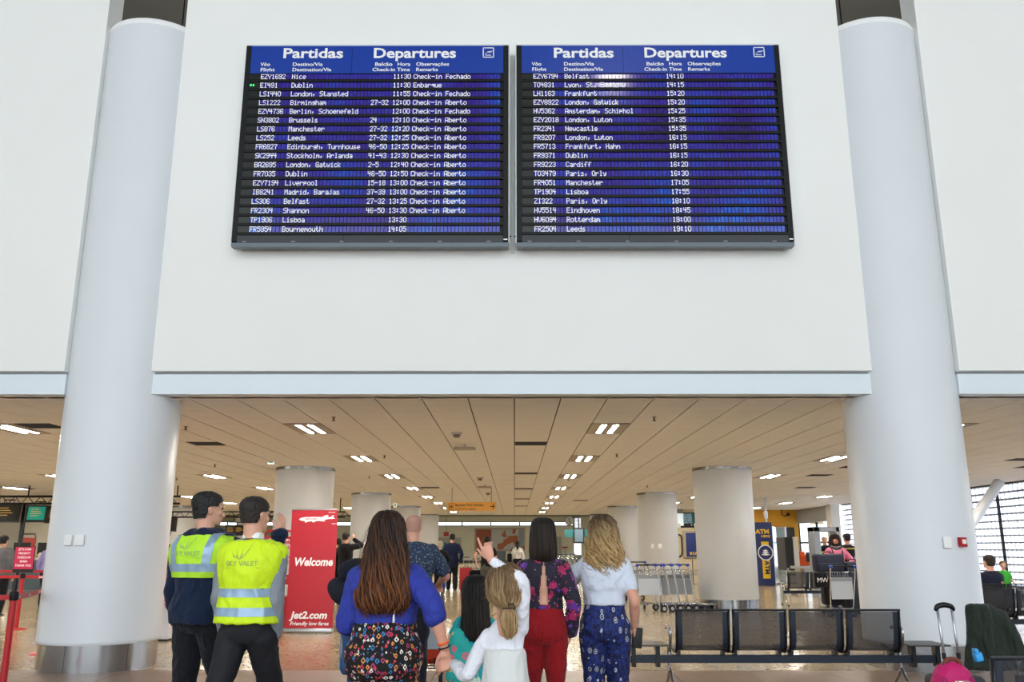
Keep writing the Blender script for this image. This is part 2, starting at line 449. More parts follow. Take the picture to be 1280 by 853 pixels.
# ceiling lights
LAMP = mat('lamp_tube', 'fff6e2', .5, emit='fff5e8', es=104.)
HOUS = mat('lamp_housing', 'a89e90', .5)
proto = None
rowname = {-21.3: 'outermost left', -16.2: 'farthest left', -12.3: 'second from left', -8.1: 'left-hand outer', -3.3: 'left of centre', 1.5: 'right of centre', 6.9: 'right-hand', 11.7: 'far right'}
o8 = ['nearest', 'second', 'third', 'fourth', 'fifth', 'sixth', 'seventh', 'eighth']
for x, y, k in lights:
    lab = 'twin-strip recessed ceiling light, %s from the front in the %s row' % (o8[k], rowname[x])
    if proto is None:
        t = thing('ceiling_light', lab, 'light', (x, y, CEIL), group='recessed twin-strip ceiling lights')
        MB().box(-.29, .29, -.6, .6, .012, .03).box(-.29, -.275, -.6, .6, -.004, .02).box(.275, .29, -.6, .6, -.004, .02).box(-.055, .055, -.5, .5, -.004, .02).box(-.28, -.135, -.5, .5, -.004, .02).box(.135, .28, -.5, .5, -.004, .02).box(-.29, .29, -.6, -.5, -.004, .02).box(-.29, .29, .5, .6, -.004, .02).build('housing', HOUS, t)
        for s in (-1, 1): MB().box(s*.095-.04, s*.095+.04, -.49, .49, -.002, .014).build('light_strip', LAMP, t)
        proto = t
    else: dup(proto, (x, y, CEIL), 0, lab)
# air vents
VL = ['nearest on the ceiling centre line', 'second on the ceiling centre line', 'third on the ceiling centre line', 'fourth on the ceiling centre line', 'farthest on the ceiling centre line', 'just right of the left big column top', 'at the upper left edge of the picture', 'left of centre above the baggage sign', 'beside the left big column, farther back', 'small and far off in the left ceiling', 'far back, just right of the twin lights', 'in front of the nearest right hall column head', 'right of the nearest right hall column head', 'behind the nearest right hall column head', 'above the yellow wall', 'left of the right big column top', 'just left of the right big column, middle one', 'just left of the right big column, farther one', 'right of the right big column top', 'at the left picture edge, farther back']
VENTB = mat('vent_black', '1d1b19', .6); vp = None
for n, (x, y) in enumerate(vents):
    i, j = cell(x, y); cxv = i*.6+.3; cyv = 10.87+j*.6+.3
    lab = 'dark slotted ceiling vent, ' + VL[n]
    if vp is None:
        t = thing('ceiling_vent', lab, 'vent', (cxv, cyv, CEIL), group='dark air vents in the low ceiling')
        MB().box(-.29, .29, -.29, .29, .012, .03).build('backing', VENTB, t)
        for q in range(5): MB().box(-.28, .28, -.24+q*.115, -.225+q*.115, -.004, .014).build('slat', mat('vent_slat', '4b463f', .5), t)
        vp = t
    else: dup(vp, (cxv, cyv, CEIL), 0, lab)
# sprinklers and detectors
sp = None
for x, z_, y in [(at(406, 519, 12)[0], 0, 12.6), (2.05, 0, 12.6), (-2.7, 0, 18.0), (2.1, 0, 17.8), (6.3, 0, 15.0), (4.7, 0, 22.5), (1.5, 0, 24.3), (-8.6, 0, 12.2), (-9.9, 0, 15.4), (-5.2, 0, 13.6), (-8.7, 0, 18), (9.2, 0, 14), (8.7, 0, 19), (-3.9, 0, 23.4), (4.1, 0, 27), (-6.9, 0, 20), (-9.3, 0, 24)]:
    if sp is None:
        t = thing('sprinkler', 'small brass sprinkler head under the low ceiling', 'sprinkler', (x, y, CEIL), group='sprinkler heads under the low ceiling')
        MB().cyl((0, 0, -.05), (0, 0, 0), .012, n=8).cyl((0, 0, -.062), (0, 0, -.055), .028, n=10).build('sprinkler_head', mat('dark_brass', '4a3a28', .4, .6), t)
        MB().cyl((0, 0, -.008), (0, 0, 0), .035, n=12).build('collar', HOUS, t)
        sp = t
    else: dup(sp, (x, y, CEIL))
dp = None
for px, py, n in [(571, 541, 'nearest'), (600, 597, 'middle'), (610, 616, 'farthest')]:
    y = (CEIL-CAM_H)/math.tan(PITCH-math.atan((py-426.5)/FPX)); x = at(px, py, y)[0]
    lab = 'round pale smoke detector left of the ceiling centre line, the %s one' % n
    if dp is None:
        t = thing('smoke_detector', lab, 'detector', (x, y, CEIL), group='round detectors on the low ceiling')
        MB().lathe([(.09, 0), (.09, -.03), (.07, -.035)], 20).build('base', mat('det_grey', 'b9b2a6', .5), t)
        MB().lathe([(.06, -.035), (.055, -.07), (.03, -.085)], 20).build('dome', mat('det_dark', '6b655c', .4), t, True); dp = t
    else: dup(dp, (x, y, CEIL), 0, lab)
for px, py, n in [(581, 559.5, 'nearer'), (606, 608.5, 'farther')]:
    y = (CEIL-CAM_H-.05)/math.tan(PITCH-math.atan((py-426.5)/FPX)); x = at(px, py, y)[0]
    t = thing('hanging_sensor', 'flat grey sensor bar under the ceiling, the %s of two' % n, 'sensor', (x, y, CEIL))
    MB().box(-.2, .2, -.08, .08, -.1, -.05).build('sensor_body', HOUS, t, bevel=.01); MB().cyl((0, 0, -.05), (0, 0, 0), .015).build('stem', HOUS, t)

# back hall beyond the low ceiling
YB = 86.0
struct(MB().box(-32, 11.3, 51.6, YB, 4.9, 5.1).build('ceiling', mat('back_ceiling', 'a59c8c', .8)))
struct(MB().box(-32, 15.6, 51.4, 51.6, CEIL, 4.9).build('wall_bulkhead', CREAM))
# back wall with a window strip
wz0, wz1 = 3.45, 3.87
bw = MB().box(-32, 11.3, YB, YB+.3, -.1, wz0).box(-32, 11.3, YB, YB+.3, wz1, 5.0)
panes = [(-31, -22), (-20.5, -9.3), (-7.9, 6.1)]
xs = [-32] + [v for p in panes for v in p] + [11.3]
for a, b in zip(xs[0::2], xs[1::2]): bw.box(a, b, YB, YB+.3, wz0, wz1)
struct(bw.build('wall_back', CREAM))
GLASS = mat('clear_glass', 'eef4f6', .02, trans=1.)
for q, (a, b) in enumerate(panes):
    wn = MB().box(a, b, YB+.02, YB+.1, wz0, wz0+.07).box(a, b, YB+.02, YB+.1, wz1-.07, wz1)
    n = round((b-a)/2.8)
    for i in range(n+1):
        x = a+(b-a)*i/n; wn.box(max(a, x-.06), min(b, x+.06), YB+.02, YB+.1, wz0, wz1)
    o = struct(wn.build('window_%d' % (q+1), BLACKM))
    for i in range(n): MB().box(a+(b-a)*i/n+.06, a+(b-a)*(i+1)/n-.06, YB+.05, YB+.06, wz0+.07, wz1-.07).build('pane', GLASS, o)
struct(MB().box(-32, 11.3, YB-.5, YB, 4.35, 4.9).build('trim_6', GREYW))
for i, x in enumerate((-8.4, 6.9, -21.3)): struct(MB().box(x-.45, x+.45, YB-.35, YB+.05, 0, 4.35).build('trim_%d' % (7+i), CREAM))
struct(MB().box(-32, 11.3, YB-.08, YB, 0, .2).build('baseboard_back', mat('bb', '4f4a44', .6)))
struct(MB().box(-32.3, -32, YF+.3, YB, 0, 5).build('wall_left', CREAM))
struct(MB().box(-32, -17.5, 43, 43.3, 0, CEIL).build('wall_left_back', mat('checkin_wall', 'd9d6c8', .7)))
# right side: cream wall of the back hall, yellow shop front, glass block wall
struct(MB().box(11.3, 11.6, 45.2, YB+.3, 0, 4.9).build('wall_right_back', CREAM))
YEL = mat('yellow_wall', 'c98f12', .55, noise_amt=.04, nscale=1)
struct(MB().box(11.15, 14.45, 45, 45.25, 0, CEIL).build('wall_yellow', YEL))
struct(MB().box(8.2, 11.15, 45.2, 45.4, 0, CEIL).build('wall_dark_opening', mat('opening_darkness', '1b1a1c', .7)))  # flat panel painted near-black for the darkness of an opening
struct(MB().box(5.9, 8.2, 45.2, 45.4, 0, CEIL).build('wall_grey_right', GREYW))
d1 = struct(MB().box(12.75, 14.2, 44.9, 45.0, 0, 2.4).build('door_1', mat('door_dark', '2a2622', .6)))
t = struct(MB().box(14.0, 14.4, 39.0, 39.6, 0, CEIL).build('trim_10', mat('white_pillar', 'd8d8d4', .6)))
struct(MB().box(14.45, 14.6, 40, 45.3, 0, 0.5).box(14.45, 14.6, 40, 45.3, 2.6, CEIL).build('wall_right', mat('jamb_grey', 'a4abb0', .5)))
wg = struct(MB().box(14.47, 14.57, 40, 40.1, .5, 2.6).box(14.47, 14.57, 42.4, 42.5, .5, 2.6).box(14.47, 14.57, 45.1, 45.2, .5, 2.6).box(14.47, 14.57, 40, 45.2, 1.6, 1.68).build('window_4', BLACKM))
for a, b in ((40.1, 42.4), (42.5, 45.1)):
    for c, d in ((.5, 1.6), (1.68, 2.6)): MB().box(14.5, 14.52, a, b, c, d).build('pane', GLASS, wg)
# glass block wall
GX = 14.55; gw = struct(MB().box(GX-.06, GX+.1, 10.9, 39.0, 0, .08).box(GX-.06, GX+.1, 10.9, 39.0, 3.22, 3.32).build('window_5', mat('gb_frame', '3c4148', .5)))
GB = bpy.data.materials.new('glass_block'); GB.use_nodes = True; nt, b = nodes(GB)
b.inputs['Base Color'].default_value = (*lin('f3f4ff'), 1); b.inputs['Roughness'].default_value = .12; b.inputs['Transmission Weight'].default_value = .93; b.inputs['IOR'].default_value = 1.25
wv = nt.nodes.new('ShaderNodeTexWave'); wv.inputs['Scale'].default_value = 9; wv.inputs['Distortion'].default_value = 2
nt.links.new(coords(nt), wv.inputs['Vector']); bp = nt.nodes.new('ShaderNodeBump'); bp.inputs['Strength'].default_value = .35; bp.inputs['Distance'].default_value = .01
nt.links.new(wv.outputs['Fac'], bp.inputs['Height']); nt.links.new(bp.outputs[0], b.inputs['Normal'])
gm = MB().rbox((0, 0, 0), (.05, .226, .155), .012, n=1).mesh('glass_block')
gf = MB(); grest = MB(); cnt = 0
def gb_y(j): return 11.1+j*.235
for k in range(15):
    z = .19+k*.208
    gf.box(GX-.035, GX+.035, 10.9, 39, z-.125, z-.083)
    for j in range(118):
        y = gb_y(j)
        if 24.0 < y < 29.5 and z > .9 and cnt < 300:
            link('glass_block', gm, GB, gw, loc=(GX, y, z)); cnt += 1
        else: grest.rbox((GX, y, z), (.05, .226, .155), .012, n=1)
for j in range(119): y = gb_y(j)-.1175; gf.box(GX-.012, GX+.012, y-.004, y+.004, .08, 3.22)
gf.build('block_joint', mat('joint_grey', '7e8596', .6), gw, fix=False)
o = grest.build('glass_block_field', GB, gw, fix=False); o['kind'] = 'stuff'
for y in (15.6, 19.3, 22.8, 26.3, 29.9, 33.4): MB().box(GX-.12, GX-.06, y-.04, y+.04, .05, 3.25).build('mullion', BLACKM, gw)
# leaning strut
t = thing('leaning_strut', 'white round strut leaning in front of the glass block wall', 'strut', (13.55, 24.6, 0))
xa, za = at(1247, 606, 24.6); xb, zb = at(1203, 672, 24.6)
dx = (xa-xb)/(za-zb)
MB().cyl((xb-13.55-dx*(zb-0), 0, 0), (xa-13.55+dx*(CEIL-.06-za), 0, CEIL-.06), .14, n=24).build('tube', COLWHITE, t, True)
# hoop rails in front of the glass
t = thing('hoop_rail', 'dark double hoop rail standing before the glass block wall', 'rail', (13.6, 26.5, 0))
for q in (0, .75):
    MB().tube([(.0-q*0, -.0+q, 0), (0, q, 1.75), (-.04, q, 1.9), (-.14, q, 1.95), (-1.3, q, 1.95)], .022, 8).build('hoop', BLACKM, t, True)

# ================================================================== departure boards
LEFT = [('EZY1692', 'Nice', '', '11:30', 'Check-in Fechado'), ('EI491', 'Dublin', '', '11:30', 'Embarque'), ('LS1440', 'London, Stansted', '', '11:55', 'Check-in Fechado'),
('LS1222', 'Birmingham', '27-32', '12:00', 'Check-in Aberto'), ('EZY4736', 'Berlin, Schoenefeld', '', '12:00', 'Check-in Fechado'), ('SN3802', 'Brussels', '24', '12:10', 'Check-in Aberto'),
('LS876', 'Manchester', '27-32', '12:20', 'Check-in Aberto'), ('LS252', 'Leeds', '27-32', '12:25', 'Check-in Aberto'), ('FR6827', 'Edinburgh, Turnhouse', '46-50', '12:25', 'Check-in Aberto'),
('SK2944', 'Stockholm, Arlanda', '41-43', '12:30', 'Check-in Aberto'), ('BA2695', 'London, Gatwick', '2-5', '12:40', 'Check-in Aberto'), ('FR7035', 'Dublin', '46-50', '12:50', 'Check-in Aberto'),
('EZY7194', 'Liverpool', '15-18', '13:00', 'Check-in Aberto'), ('IB8241', 'Madrid, Barajas', '37-39', '13:00', 'Check-in Aberto'), ('LS306', 'Belfast', '27-32', '13:25', 'Check-in Aberto'),
('FR2304', 'Shannon', '46-50', '13:30', 'Check-in Aberto'), ('TP1906', 'Lisboa', '', '13:30', ''), ('FR5954', 'Bournemouth', '', '14:05', '')]
RIGHT = [('EZY6794', 'Belfast', '14:10'), ('TO4831', 'Lyon, St. Exupery', '14:15'), ('LH1163', 'Frankfurt', '15:20'), ('EZY8922', 'London, Gatwick', '15:20'), ('HV5362', 'Amsterdam, Schiphol', '15:25'),
('EZY2018', 'London, Luton', '15:35'), ('FR2341', 'Newcastle', '15:35'), ('FR9207', 'London, Luton', '16:15'), ('FR5713', 'Frankfurt, Hahn', '16:15'), ('FR9371', 'Dublin', '16:15'), ('FR9223', 'Cardiff', '16:20'),
('TO3479', 'Paris, Orly', '16:30'), ('FR4051', 'Manchester', '17:05'), ('TP1904', 'Lisboa', '17:55'), ('ZI322', 'Paris, Orly', '18:10'), ('HV5514', 'Eindhoven', '18:45'), ('HV6094', 'Rotterdam', '19:00'), ('FR2504', 'Leeds', '19:10')]
RIGHT = [(a, b, '', c, '') for a, b, c in RIGHT]
FLAP = bpy.data.materials.new('flap_blue_violet'); FLAP.use_nodes = True; nt, b = nodes(FLAP)
g = nt.nodes.new('ShaderNodeAttribute'); g.attribute_name = 'tone'
r = ramp(nt, [(0, '271a63'), (.35, '3c2794'), (.6, '3a37a6'), (.85, '2a4cbb'), (1, '2468d4')], 'LINEAR')
nt.links.new(g.outputs['Fac'], r.inputs[0]); nt.links.new(r.outputs[0], b.inputs['Base Color'])
b.inputs['Roughness'].default_value = .10; b.inputs['Specular IOR Level'].default_value = .55
HEADB = mat('header_blue', '0b3a9c', .3)
FLTXT = mat('flap_lettering', 'ffffff', .5)
LOUV = mat('louver_black', '060708', .5, spec=.3)
YBD = 10.36
def board(x0, rows, side, ofs):
    W = 3.515; H = 2.85; z0 = 5.11
    t = thing('departure_board', '%s of the two big split-flap departure boards on the white wall' % ('left' if side == 'left' else 'right'), 'board', (x0, YBD, z0), group='departure boards on the wall')
    # case: side frames, back, chamfered lower lip
    MB().box(.0, W, .012, .13, .04, H).box(.06, W-.06, .13, .25, .12, H-.05).build('case', BOARDF, t)
    for a, nm in ((0, 0), (W-.07, 1)): MB().box(a, a+.07, -.012, .02, .07, H).build('side_frame', BOARDF, t, bevel=.004)
    MB().add([(0, -.012, .05), (W, -.012, .05), (W, -.0, .0), (0, -.0, .0), (0, .13, .05), (W, .13, .05), (W, .13, 0.01), (0, .13, 0.01)],
             [(0, 1, 2, 3), (4, 7, 6, 5), (0, 4, 5, 1), (3, 2, 6, 7), (0, 3, 7, 4), (1, 5, 6, 2)]).build('lower_lip', mat('lip_grey', '5f6970', .4, .3), t)
    MB().box(-.012, W+.012, .0, .26, H, H+.022).box(-.012, 0, .0, .26, .05, H).box(W, W+.012, .0, .26, .05, H).build('edge_trim', mat('trim_light', 'd9dcdc', .5), t)
    bp = MB().box(.07, W*.405, -.008, .012, .055, .188).box(W*.405+.004, W-.07, -.008, .012, .055, .188).build('bottom_panel', mat('bottom_panel', '15181c', .3), t)
    mb = MB()
    for i in range(6): mb.box(.14+i*.62, .19+i*.62, -.012, -.008, .063, .07)
    mb.build('latch', mat('latch_grey', 'a0a4a6', .4, .5), bp)
    MB().box(W-.062, W-.012, -.016, -.012, .085, .1).build('maker_plate', WHITEP, bp)
    HT = H-.425
    hd = MB().box(.07, W*.405-.002, -.01, .012, HT, H-.004).box(W*.405+.002, W-.07, -.01, .012, HT, H-.004).build('header_panel', HEADB, t)
    y = -.013
    for ti in (('Partidas', .49, .80), ('Departures', 1.70, 1.10)):
        tx = MB(); put_text(tx, ti[0], ti[1], y, H-.185, .205, .026, width=ti[2]); tx.build('title_lettering', WHITEP, hd, fix=False)
    for s1, s2, xx, wd, w2 in (('Vôo', 'Flight', .205, .13, .19), ('Destino/Via', 'Destination/Via', .63, .4, .52), ('Balcão', 'Check-in', 1.70, .23, .30), ('Hora', 'Time', 2.03, .17, .17), ('Observações', 'Remarks', 2.28, .44, .29)):
        tx = MB(); put_text(tx, s1, xx+(.03 if s1 == 'Balcão' else 0), y, H-.305, .072, .018, width=wd); tx.build('column_heading', WHITEP, hd, fix=False); tx = MB()
        put_text(tx, s2, xx, y, H-.385, .072, .018, width=w2); tx.build('column_heading', WHITEP, hd, fix=False)
    ic = MB(); ix, iz, q = 3.17, H-.185, .15
    for a in ((0, q, 0, .012), (0, q, q-.012, q), (0, .012, 0, q), (q-.012, q, 0, q)): ic.box(ix+a[0], ix+a[1], y-.001, y+.003, iz+a[2], iz+a[3])
    ic.poly([(ix+.025, iz+.055), (ix+.05, iz+.06), (ix+.06, iz+.085), (ix+.08, iz+.095), (ix+.08, iz+.07), (ix+.12, iz+.085), (ix+.13, iz+.1), (ix+.12, iz+.1), (ix+.06, iz+.075)], y-.001, y+.003)
    ic.box(ix+.03, ix+.11, y-.001, y+.003, iz+.03, iz+.04)
    ic.build('takeoff_icon', WHITEP, hd)
    pitch = (6.10-3.945)/17; cw = .0476; nx0 = .075
    for i, rw in enumerate(rows):
        zc = 6.10+CAM_H-z0 - i*pitch
        rr = MB(); tones = []
        for c in range(70):
            xx = nx0+ofs+c*cw; 
            if xx+cw > W-.07: break
            for (za, zb, yy) in ((zc+.001, zc+.041, .0), (zc-.041, zc-.001, -.003)):
                rr.add([(xx+.004, yy, za), (xx+cw-.004, yy, za), (xx+cw-.004, yy-.0002, zb), (xx+.004, yy-.0002, zb)], [(0, 1, 2, 3)])
                q = .45+.5*noise.noise(Vector((c*.09+x0*3, i*.22, 2.)))+(.12 if i > 12 else 0)+(.16*(c/70)*(i/17))+random.uniform(-.1, .1)  # violet-to-blue drift puts reflections into the colour; per-cell jitter is random
                if c < 3: q = -1
                tones.append(q)
        o = rr.build('flap_row', FLAP, t, fix=False)
        at_ = o.data.attributes.new('tone', 'FLOAT', 'FACE')
        for a_, q in zip(at_.data, tones): a_.value = max(0.0, min(1., q))
        # first three cells are black flaps
        MB().box(.07, nx0+ofs+3*cw, -.007, .0, zc-.045, zc+.045).build('blank_flap', mat('blank_flap', '10140f', .3), o)
        if side == 'left' and i == 1:
            MB().box(.085, .105, -.011, -.006, zc-.012, zc+.012).box(.12, .14, -.011, -.006, zc-.012, zc+.012).build('green_lamp', mat('green_led', '2fd060', .4, emit='35e070', es=1.5), o)
        zt = zc+.037
        for cc, s, nm in ((3, rw[0], 'flight_number'), (11.7, rw[1], 'destination'), (34, rw[2], 'counter_number'), (40, rw[3], 'departure_time'), (45.7, rw[4], 'remark')):
            if s: lt = MB(); flap_text(lt, s, nx0+ofs+cc*cw+.003, -.0068, zt, cw, .074); lt.build(nm, FLTXT, o, fix=False)['kind'] = 'stuff'
        MB().box(.07, W-.07, -.022, .01, zc-pitch+.044, zc-.044).build('louver', LOUV, t, bevel=.004)
    MB().box(.07, W-.07, -.015, .01, 6.10+CAM_H-z0+.044, HT+.001).build('louver', LOUV, t)
board(-3.59, LEFT, 'left', .0)
board(.03, RIGHT, 'right', .005)
t = thing('cable_duct', 'thin grey cable duct between the two departure boards', 'duct', (-.02, YF-.06, 5.1))
MB().box(-.02, .02, -.03, 0, 0, 2.85).build('duct_strip', mat('duct_light', 'd5d7d7', .6), t)
o = MB().box(-.07, .03, YF-.07, YF-.06, 5.33, 5.345).build('wall_cable', DARK); tag(o, 'short black cable running between the boards near their lower edge', 'cable')
# high lamp of the main hall (in front of the boards, behind the camera; its reflection shows in the flaps)
t = thing('high_bay_lamp', 'square hanging lamp high over the main hall', 'lamp', (2.77, -1.4, 14.22))
MB().box(-.42, .42, -.42, .42, .0, .12).build('lamp_body', HOUS, t); MB().box(-.36, .36, -.36, .36, -.02, 0).build('lamp_panel', mat('high_lamp', 'ffffff', .5, emit='fff6ee', es=40.), t)
MB().cyl((0, 0, .12), (0, 0, .27), .02).build('lamp_rod', GREYPL, t)

hall2 = None  # lamps out of view, added to brighten the dark back hall
for i, (x, y) in enumerate([(-16, 58), (-16, 72), (-6, 58), (-6, 72), (4, 58), (4, 72)]):
    t = thing('added_hall_lamp', 'added unseen lamp brightening the back hall, %s' % ['front left', 'rear left', 'front middle', 'rear middle', 'front right', 'rear right'][i], 'lamp', (x, y, 4.88), group='added lamps brightening the back hall')
    MB().box(-1.5, 1.5, -.3, .3, -.05, 0).build('lamp_body', HOUS, t); MB().box(-1.45, 1.45, -.26, .26, -.06, -.05).build('lamp_panel', mat('added_hall_lamp', 'ffffff', .5, emit='f4f2e6', es=100.), t)

# ================================================================== people
def skin(name, c): return mat(name, c, .5, noise_amt=.05, nscale=14, spec=.4)
SKIN = skin('skin_light', 'dba58c'); SKIN2 = skin('skin_tan', 'b98061'); SKIN3 = skin('skin_pink', 'd99f86')
def cloth(name, c, rough=.85, n=.08, bump=.3, bs=140):
    new = name not in MATS
    m = mat(name, c, rough, noise_amt=n, nscale=5, bump=bump, bscale=bs, spec=.25, sheen=.1)
    if new: folds(m)
    return m
def folds(m, scale=7., dist=.05, strength=.55):
    nt, b = nodes(m); tc = nt.nodes.new('ShaderNodeTexCoord'); mp = nt.nodes.new('ShaderNodeMapping'); mp.inputs['Scale'].default_value = (1.5, 1.5, .8); nt.links.new(tc.outputs['Object'], mp.inputs[0])
    n = nt.nodes.new('ShaderNodeTexNoise'); n.inputs['Scale'].default_value = scale; n.inputs['Detail'].default_value = 3; n.inputs['Distortion'].default_value = 1.6; n.inputs['Roughness'].default_value = .45; nt.links.new(mp.outputs[0], n.inputs['Vector'])
    bp = nt.nodes.new('ShaderNodeBump'); bp.inputs['Strength'].default_value = strength; bp.inputs['Distance'].default_value = dist; nt.links.new(n.outputs['Fac'], bp.inputs['Height'])
    if b.inputs['Normal'].links: nt.links.new(b.inputs['Normal'].links[0].from_socket, bp.inputs['Normal'])
    nt.links.new(bp.outputs[0], b.inputs['Normal']); return m
EYE = mat('eye', '20140e', .2); LIP = mat('lips', '9c4f48', .5)
SHOE = mat('shoe_black', '121214', .4)
def lerp(a, b, t): return a+(b-a)*t
def ik(a, b, l1, l2, pole):
    a = Vector(a); b = Vector(b); d = b-a; L = d.length; mx = (l1+l2)*.995
    if L > mx: b = a+d*(mx/L); d = b-a; L = mx
    u = d.normalized(); x = (l1*l1-l2*l2+L*L)/(2*L); h = math.sqrt(max(l1*l1-x*x, 0)); p = Vector(pole); p = (p-u*p.dot(u)).normalized()
    return a+u*x+p*h, b
MALE = [(.455, .070, .055), (.475, .090, .068), (.50, .099, .074), (.54, .100, .073), (.58, .094, .068), (.62, .090, .063), (.66, .092, .063), (.70, .098, .067), (.74, .104, .070), (.775, .108, .068), (.80, .105, .058), (.817, .088, .047), (.830, .055, .040), (.845, .036, .035), (.865, .033, .034)]
FEM = [(.455, .072, .055), (.475, .096, .070), (.50, .105, .077), (.54, .101, .073), (.58, .087, .062), (.62, .077, .055), (.66, .079, .057), (.70, .087, .064), (.74, .092, .068), (.775, .095, .062), (.80, .091, .052), (.817, .074, .042), (.830, .046, .035), (.845, .030, .030), (.865, .027, .029)]
KID = [(.43, .075, .06), (.46, .095, .075), (.50, .098, .078), (.54, .093, .074), (.58, .088, .070), (.62, .086, .066), (.66, .087, .066), (.70, .090, .067), (.735, .092, .062), (.76, .088, .055), (.78, .070, .045), (.795, .045, .037), (.81, .033, .033), (.83, .030, .031)]
class Human:
    def __init__(s, name, label, x, y, h, rz=0, kind='m', g=1., yaw=0, pitch=0, roll=0, detail=1., skinm=None, group=None, sit=False, lean=0, z=0, cat='person', shw=1.):
        s.h = h; s.k = kind; s.g = g; s.tab = {'m': MALE, 'f': FEM, 'c': KID}[kind]; s.det = detail; s.sit = sit; s.lean = lean; s.shw = shw
        s.root = thing(name, label, cat, (x, y, z), rz, group); s.M = Matrix.Translation((x, y, z)) @ Matrix.Rotation(rz, 4, 'Z'); s.Mi = s.M.inverted()
        s.skin = skinm or SKIN; s.seed = random.uniform(0, 50)
        c = kind == 'c'
        s.HL = (.168 if c else .135)*h             # head length
        s.yaw, s.pitch, s.roll = yaw, pitch, roll
        shz = (.765 if c else .805)*h; s.shz = shz
        swx = {'m': .108, 'f': .093, 'c': .088}[kind]*h*shw*(.6+.4*g)
        s.sh = {q: s.L(Vector((q*swx, 0, shz-.012*h))) for q in (-1, 1)}
        s.ua = .172*h; s.fa = .148*h
        s.arm = {}
        for q in (-1, 1): s.set_arm(q, Vector((q*(swx+.045*h*g), .02*h, shz-.315*h)), pole=(q*.6, -1, 0))
        s.leg = {}
        for q in (-1, 1): s.set_leg(q, Vector((q*.055*h, 0, .045*h)))
    def L(s, v):   # torso lean about the hips
        if not s.lean: return v
        p = Vector((0, 0, .5*s.h)); return p + Matrix.Rotation(-s.lean, 3, 'X') @ (v-p)
    def loc(s, p): return s.Mi @ Vector(p)
    def set_arm(s, q, wrist, pole=(0, -1, 0), hand=None, palm=None, world=False, curl=.35, point=False):
        if world:
            wrist = s.loc(wrist); R3 = s.Mi.to_3x3()
            if hand: hand = R3 @ Vector(hand)
            if palm: palm = R3 @ Vector(palm)
        el, wr = ik(s.sh[q], wrist, s.ua, s.fa, pole)
        d = Vector(hand) if hand else (wr-el)
        s.arm[q] = (el, wr, d.normalized(), Vector(palm) if palm else Vector((-q, .15, 0)), curl, point)
    def set_leg(s, q, ankle, pole=(0, 1, 0), toe=(0, 1, 0)):
        hip = Vector((q*.052*s.h, 0, .485*s.h))
        kn, an = ik(hip, ankle, .225*s.h, .225*s.h, pole)
        s.leg[q] = (hip, kn, an, Vector(toe).normalized())
    def ringat(s, zf, inf=0., gx=1., gy=1.):
        T = s.tab
        if zf <= T[0][0]: r = T[0]
        elif zf >= T[-1][0]: r = T[-1]
        else:
            for a, b in zip(T, T[1:]):
                if a[0] <= zf <= b[0]:
                    t = (zf-a[0])/(b[0]-a[0]); r = (zf, lerp(a[1], b[1], t), lerp(a[2], b[2], t)); break
        gg = s.g if zf < .82 else 1
        w = s.shw if .7 < zf < .83 else 1
        yo = -.006*s.h if s.k != 'c' and zf > .68 else 0
        return (0, yo, zf*s.h, r[1]*s.h*gg*gx*w+inf, r[2]*s.h*gg*gy+inf)
    def torso(s, mb, z0, z1, inf=0., gx=1., gy=1., n=14, flare=0., e=2.35):
        rs = [s.ringat(lerp(z0, z1, i/n), inf, gx, gy) for i in range(n+1)]
        if flare: rs = [(r[0], r[1], r[2], r[3]+flare*(1-i/n)**2, r[4]+flare*.8*(1-i/n)**2) for i, r in enumerate(rs)]
        m2 = MB(); m2.stack(rs, 32, e); mb.add([s.L(Vector(v)) for v in m2.v], m2.f)
    def arm_tube(s, mb, q, inf=0., upto=2., puff=0.):
        h = s.h; gg = (.5+.5*s.g); el, wr = s.arm[q][0], s.arm[q][1]
        r = [.033*h*gg, .030*h*gg, .0235*h*gg, .024*h*gg, .0155*h]
        if s.k == 'm': r[0] *= 1.12; r[1] *= 1.08
        S = s.sh[q]+Vector((-q*.012*h, 0, -.008*h)); pts = [S, lerp(S, el, .5), el, lerp(el, wr, .3), wr]
        r = [a+inf for a in r]
        if upto < 2:
            if upto <= 1: pts = [S, lerp(S, el, upto*.6), lerp(S, el, upto)]; rr = r[:3]; rr[2] = lerp(r[1], r[2], upto); r = rr
            else: t = upto-1; pts = pts[:3]+[lerp(el, wr, t*.5), lerp(el, wr, t)]; r = r[:3]+[r[3], lerp(r[3], r[4], max(0, (t-.3)/.7))+puff]
        elif puff: r[-1] += puff*.3; r[-2] += puff
        mb.limb(pts, r, 14, 5)
    def hand_mb(s, mb, q):
        el, wr, d, n, curl, point = s.arm[q]; k = s.h/1.72*(1.08 if s.k == 'c' else 1)*.98
        n = (n-d*n.dot(d)).normalized(); l = d.cross(n)*q   # l points to the thumb
        P = []; 
        for t, wd, th in ((-.25, .021, .017), (0, .023, .016), (.3, .034, .0155), (.7, .040, .014), (1.0, .038, .011)):
            P.append((wr+d*(t*.088*k), wd*k, th*k))
        vs = []; N = 14; fs = []
        for p, a, b in P:
            for j in range(N):
                an = 2*PI*j/N; vs.append(p+l*(math.cos(an)*a)+n*(math.sin(an)*b))
        for i in range(len(P)-1):
            for j in range(N): j2 = (j+1) % N; fs.append((i*N+j, i*N+j2, (i+1)*N+j2, (i+1)*N+j))
        fs += [tuple(reversed(range(N))), tuple((len(P)-1)*N+j for j in range(N))]
        mb.add(vs, fs)
        base = wr+d*(.084*k)
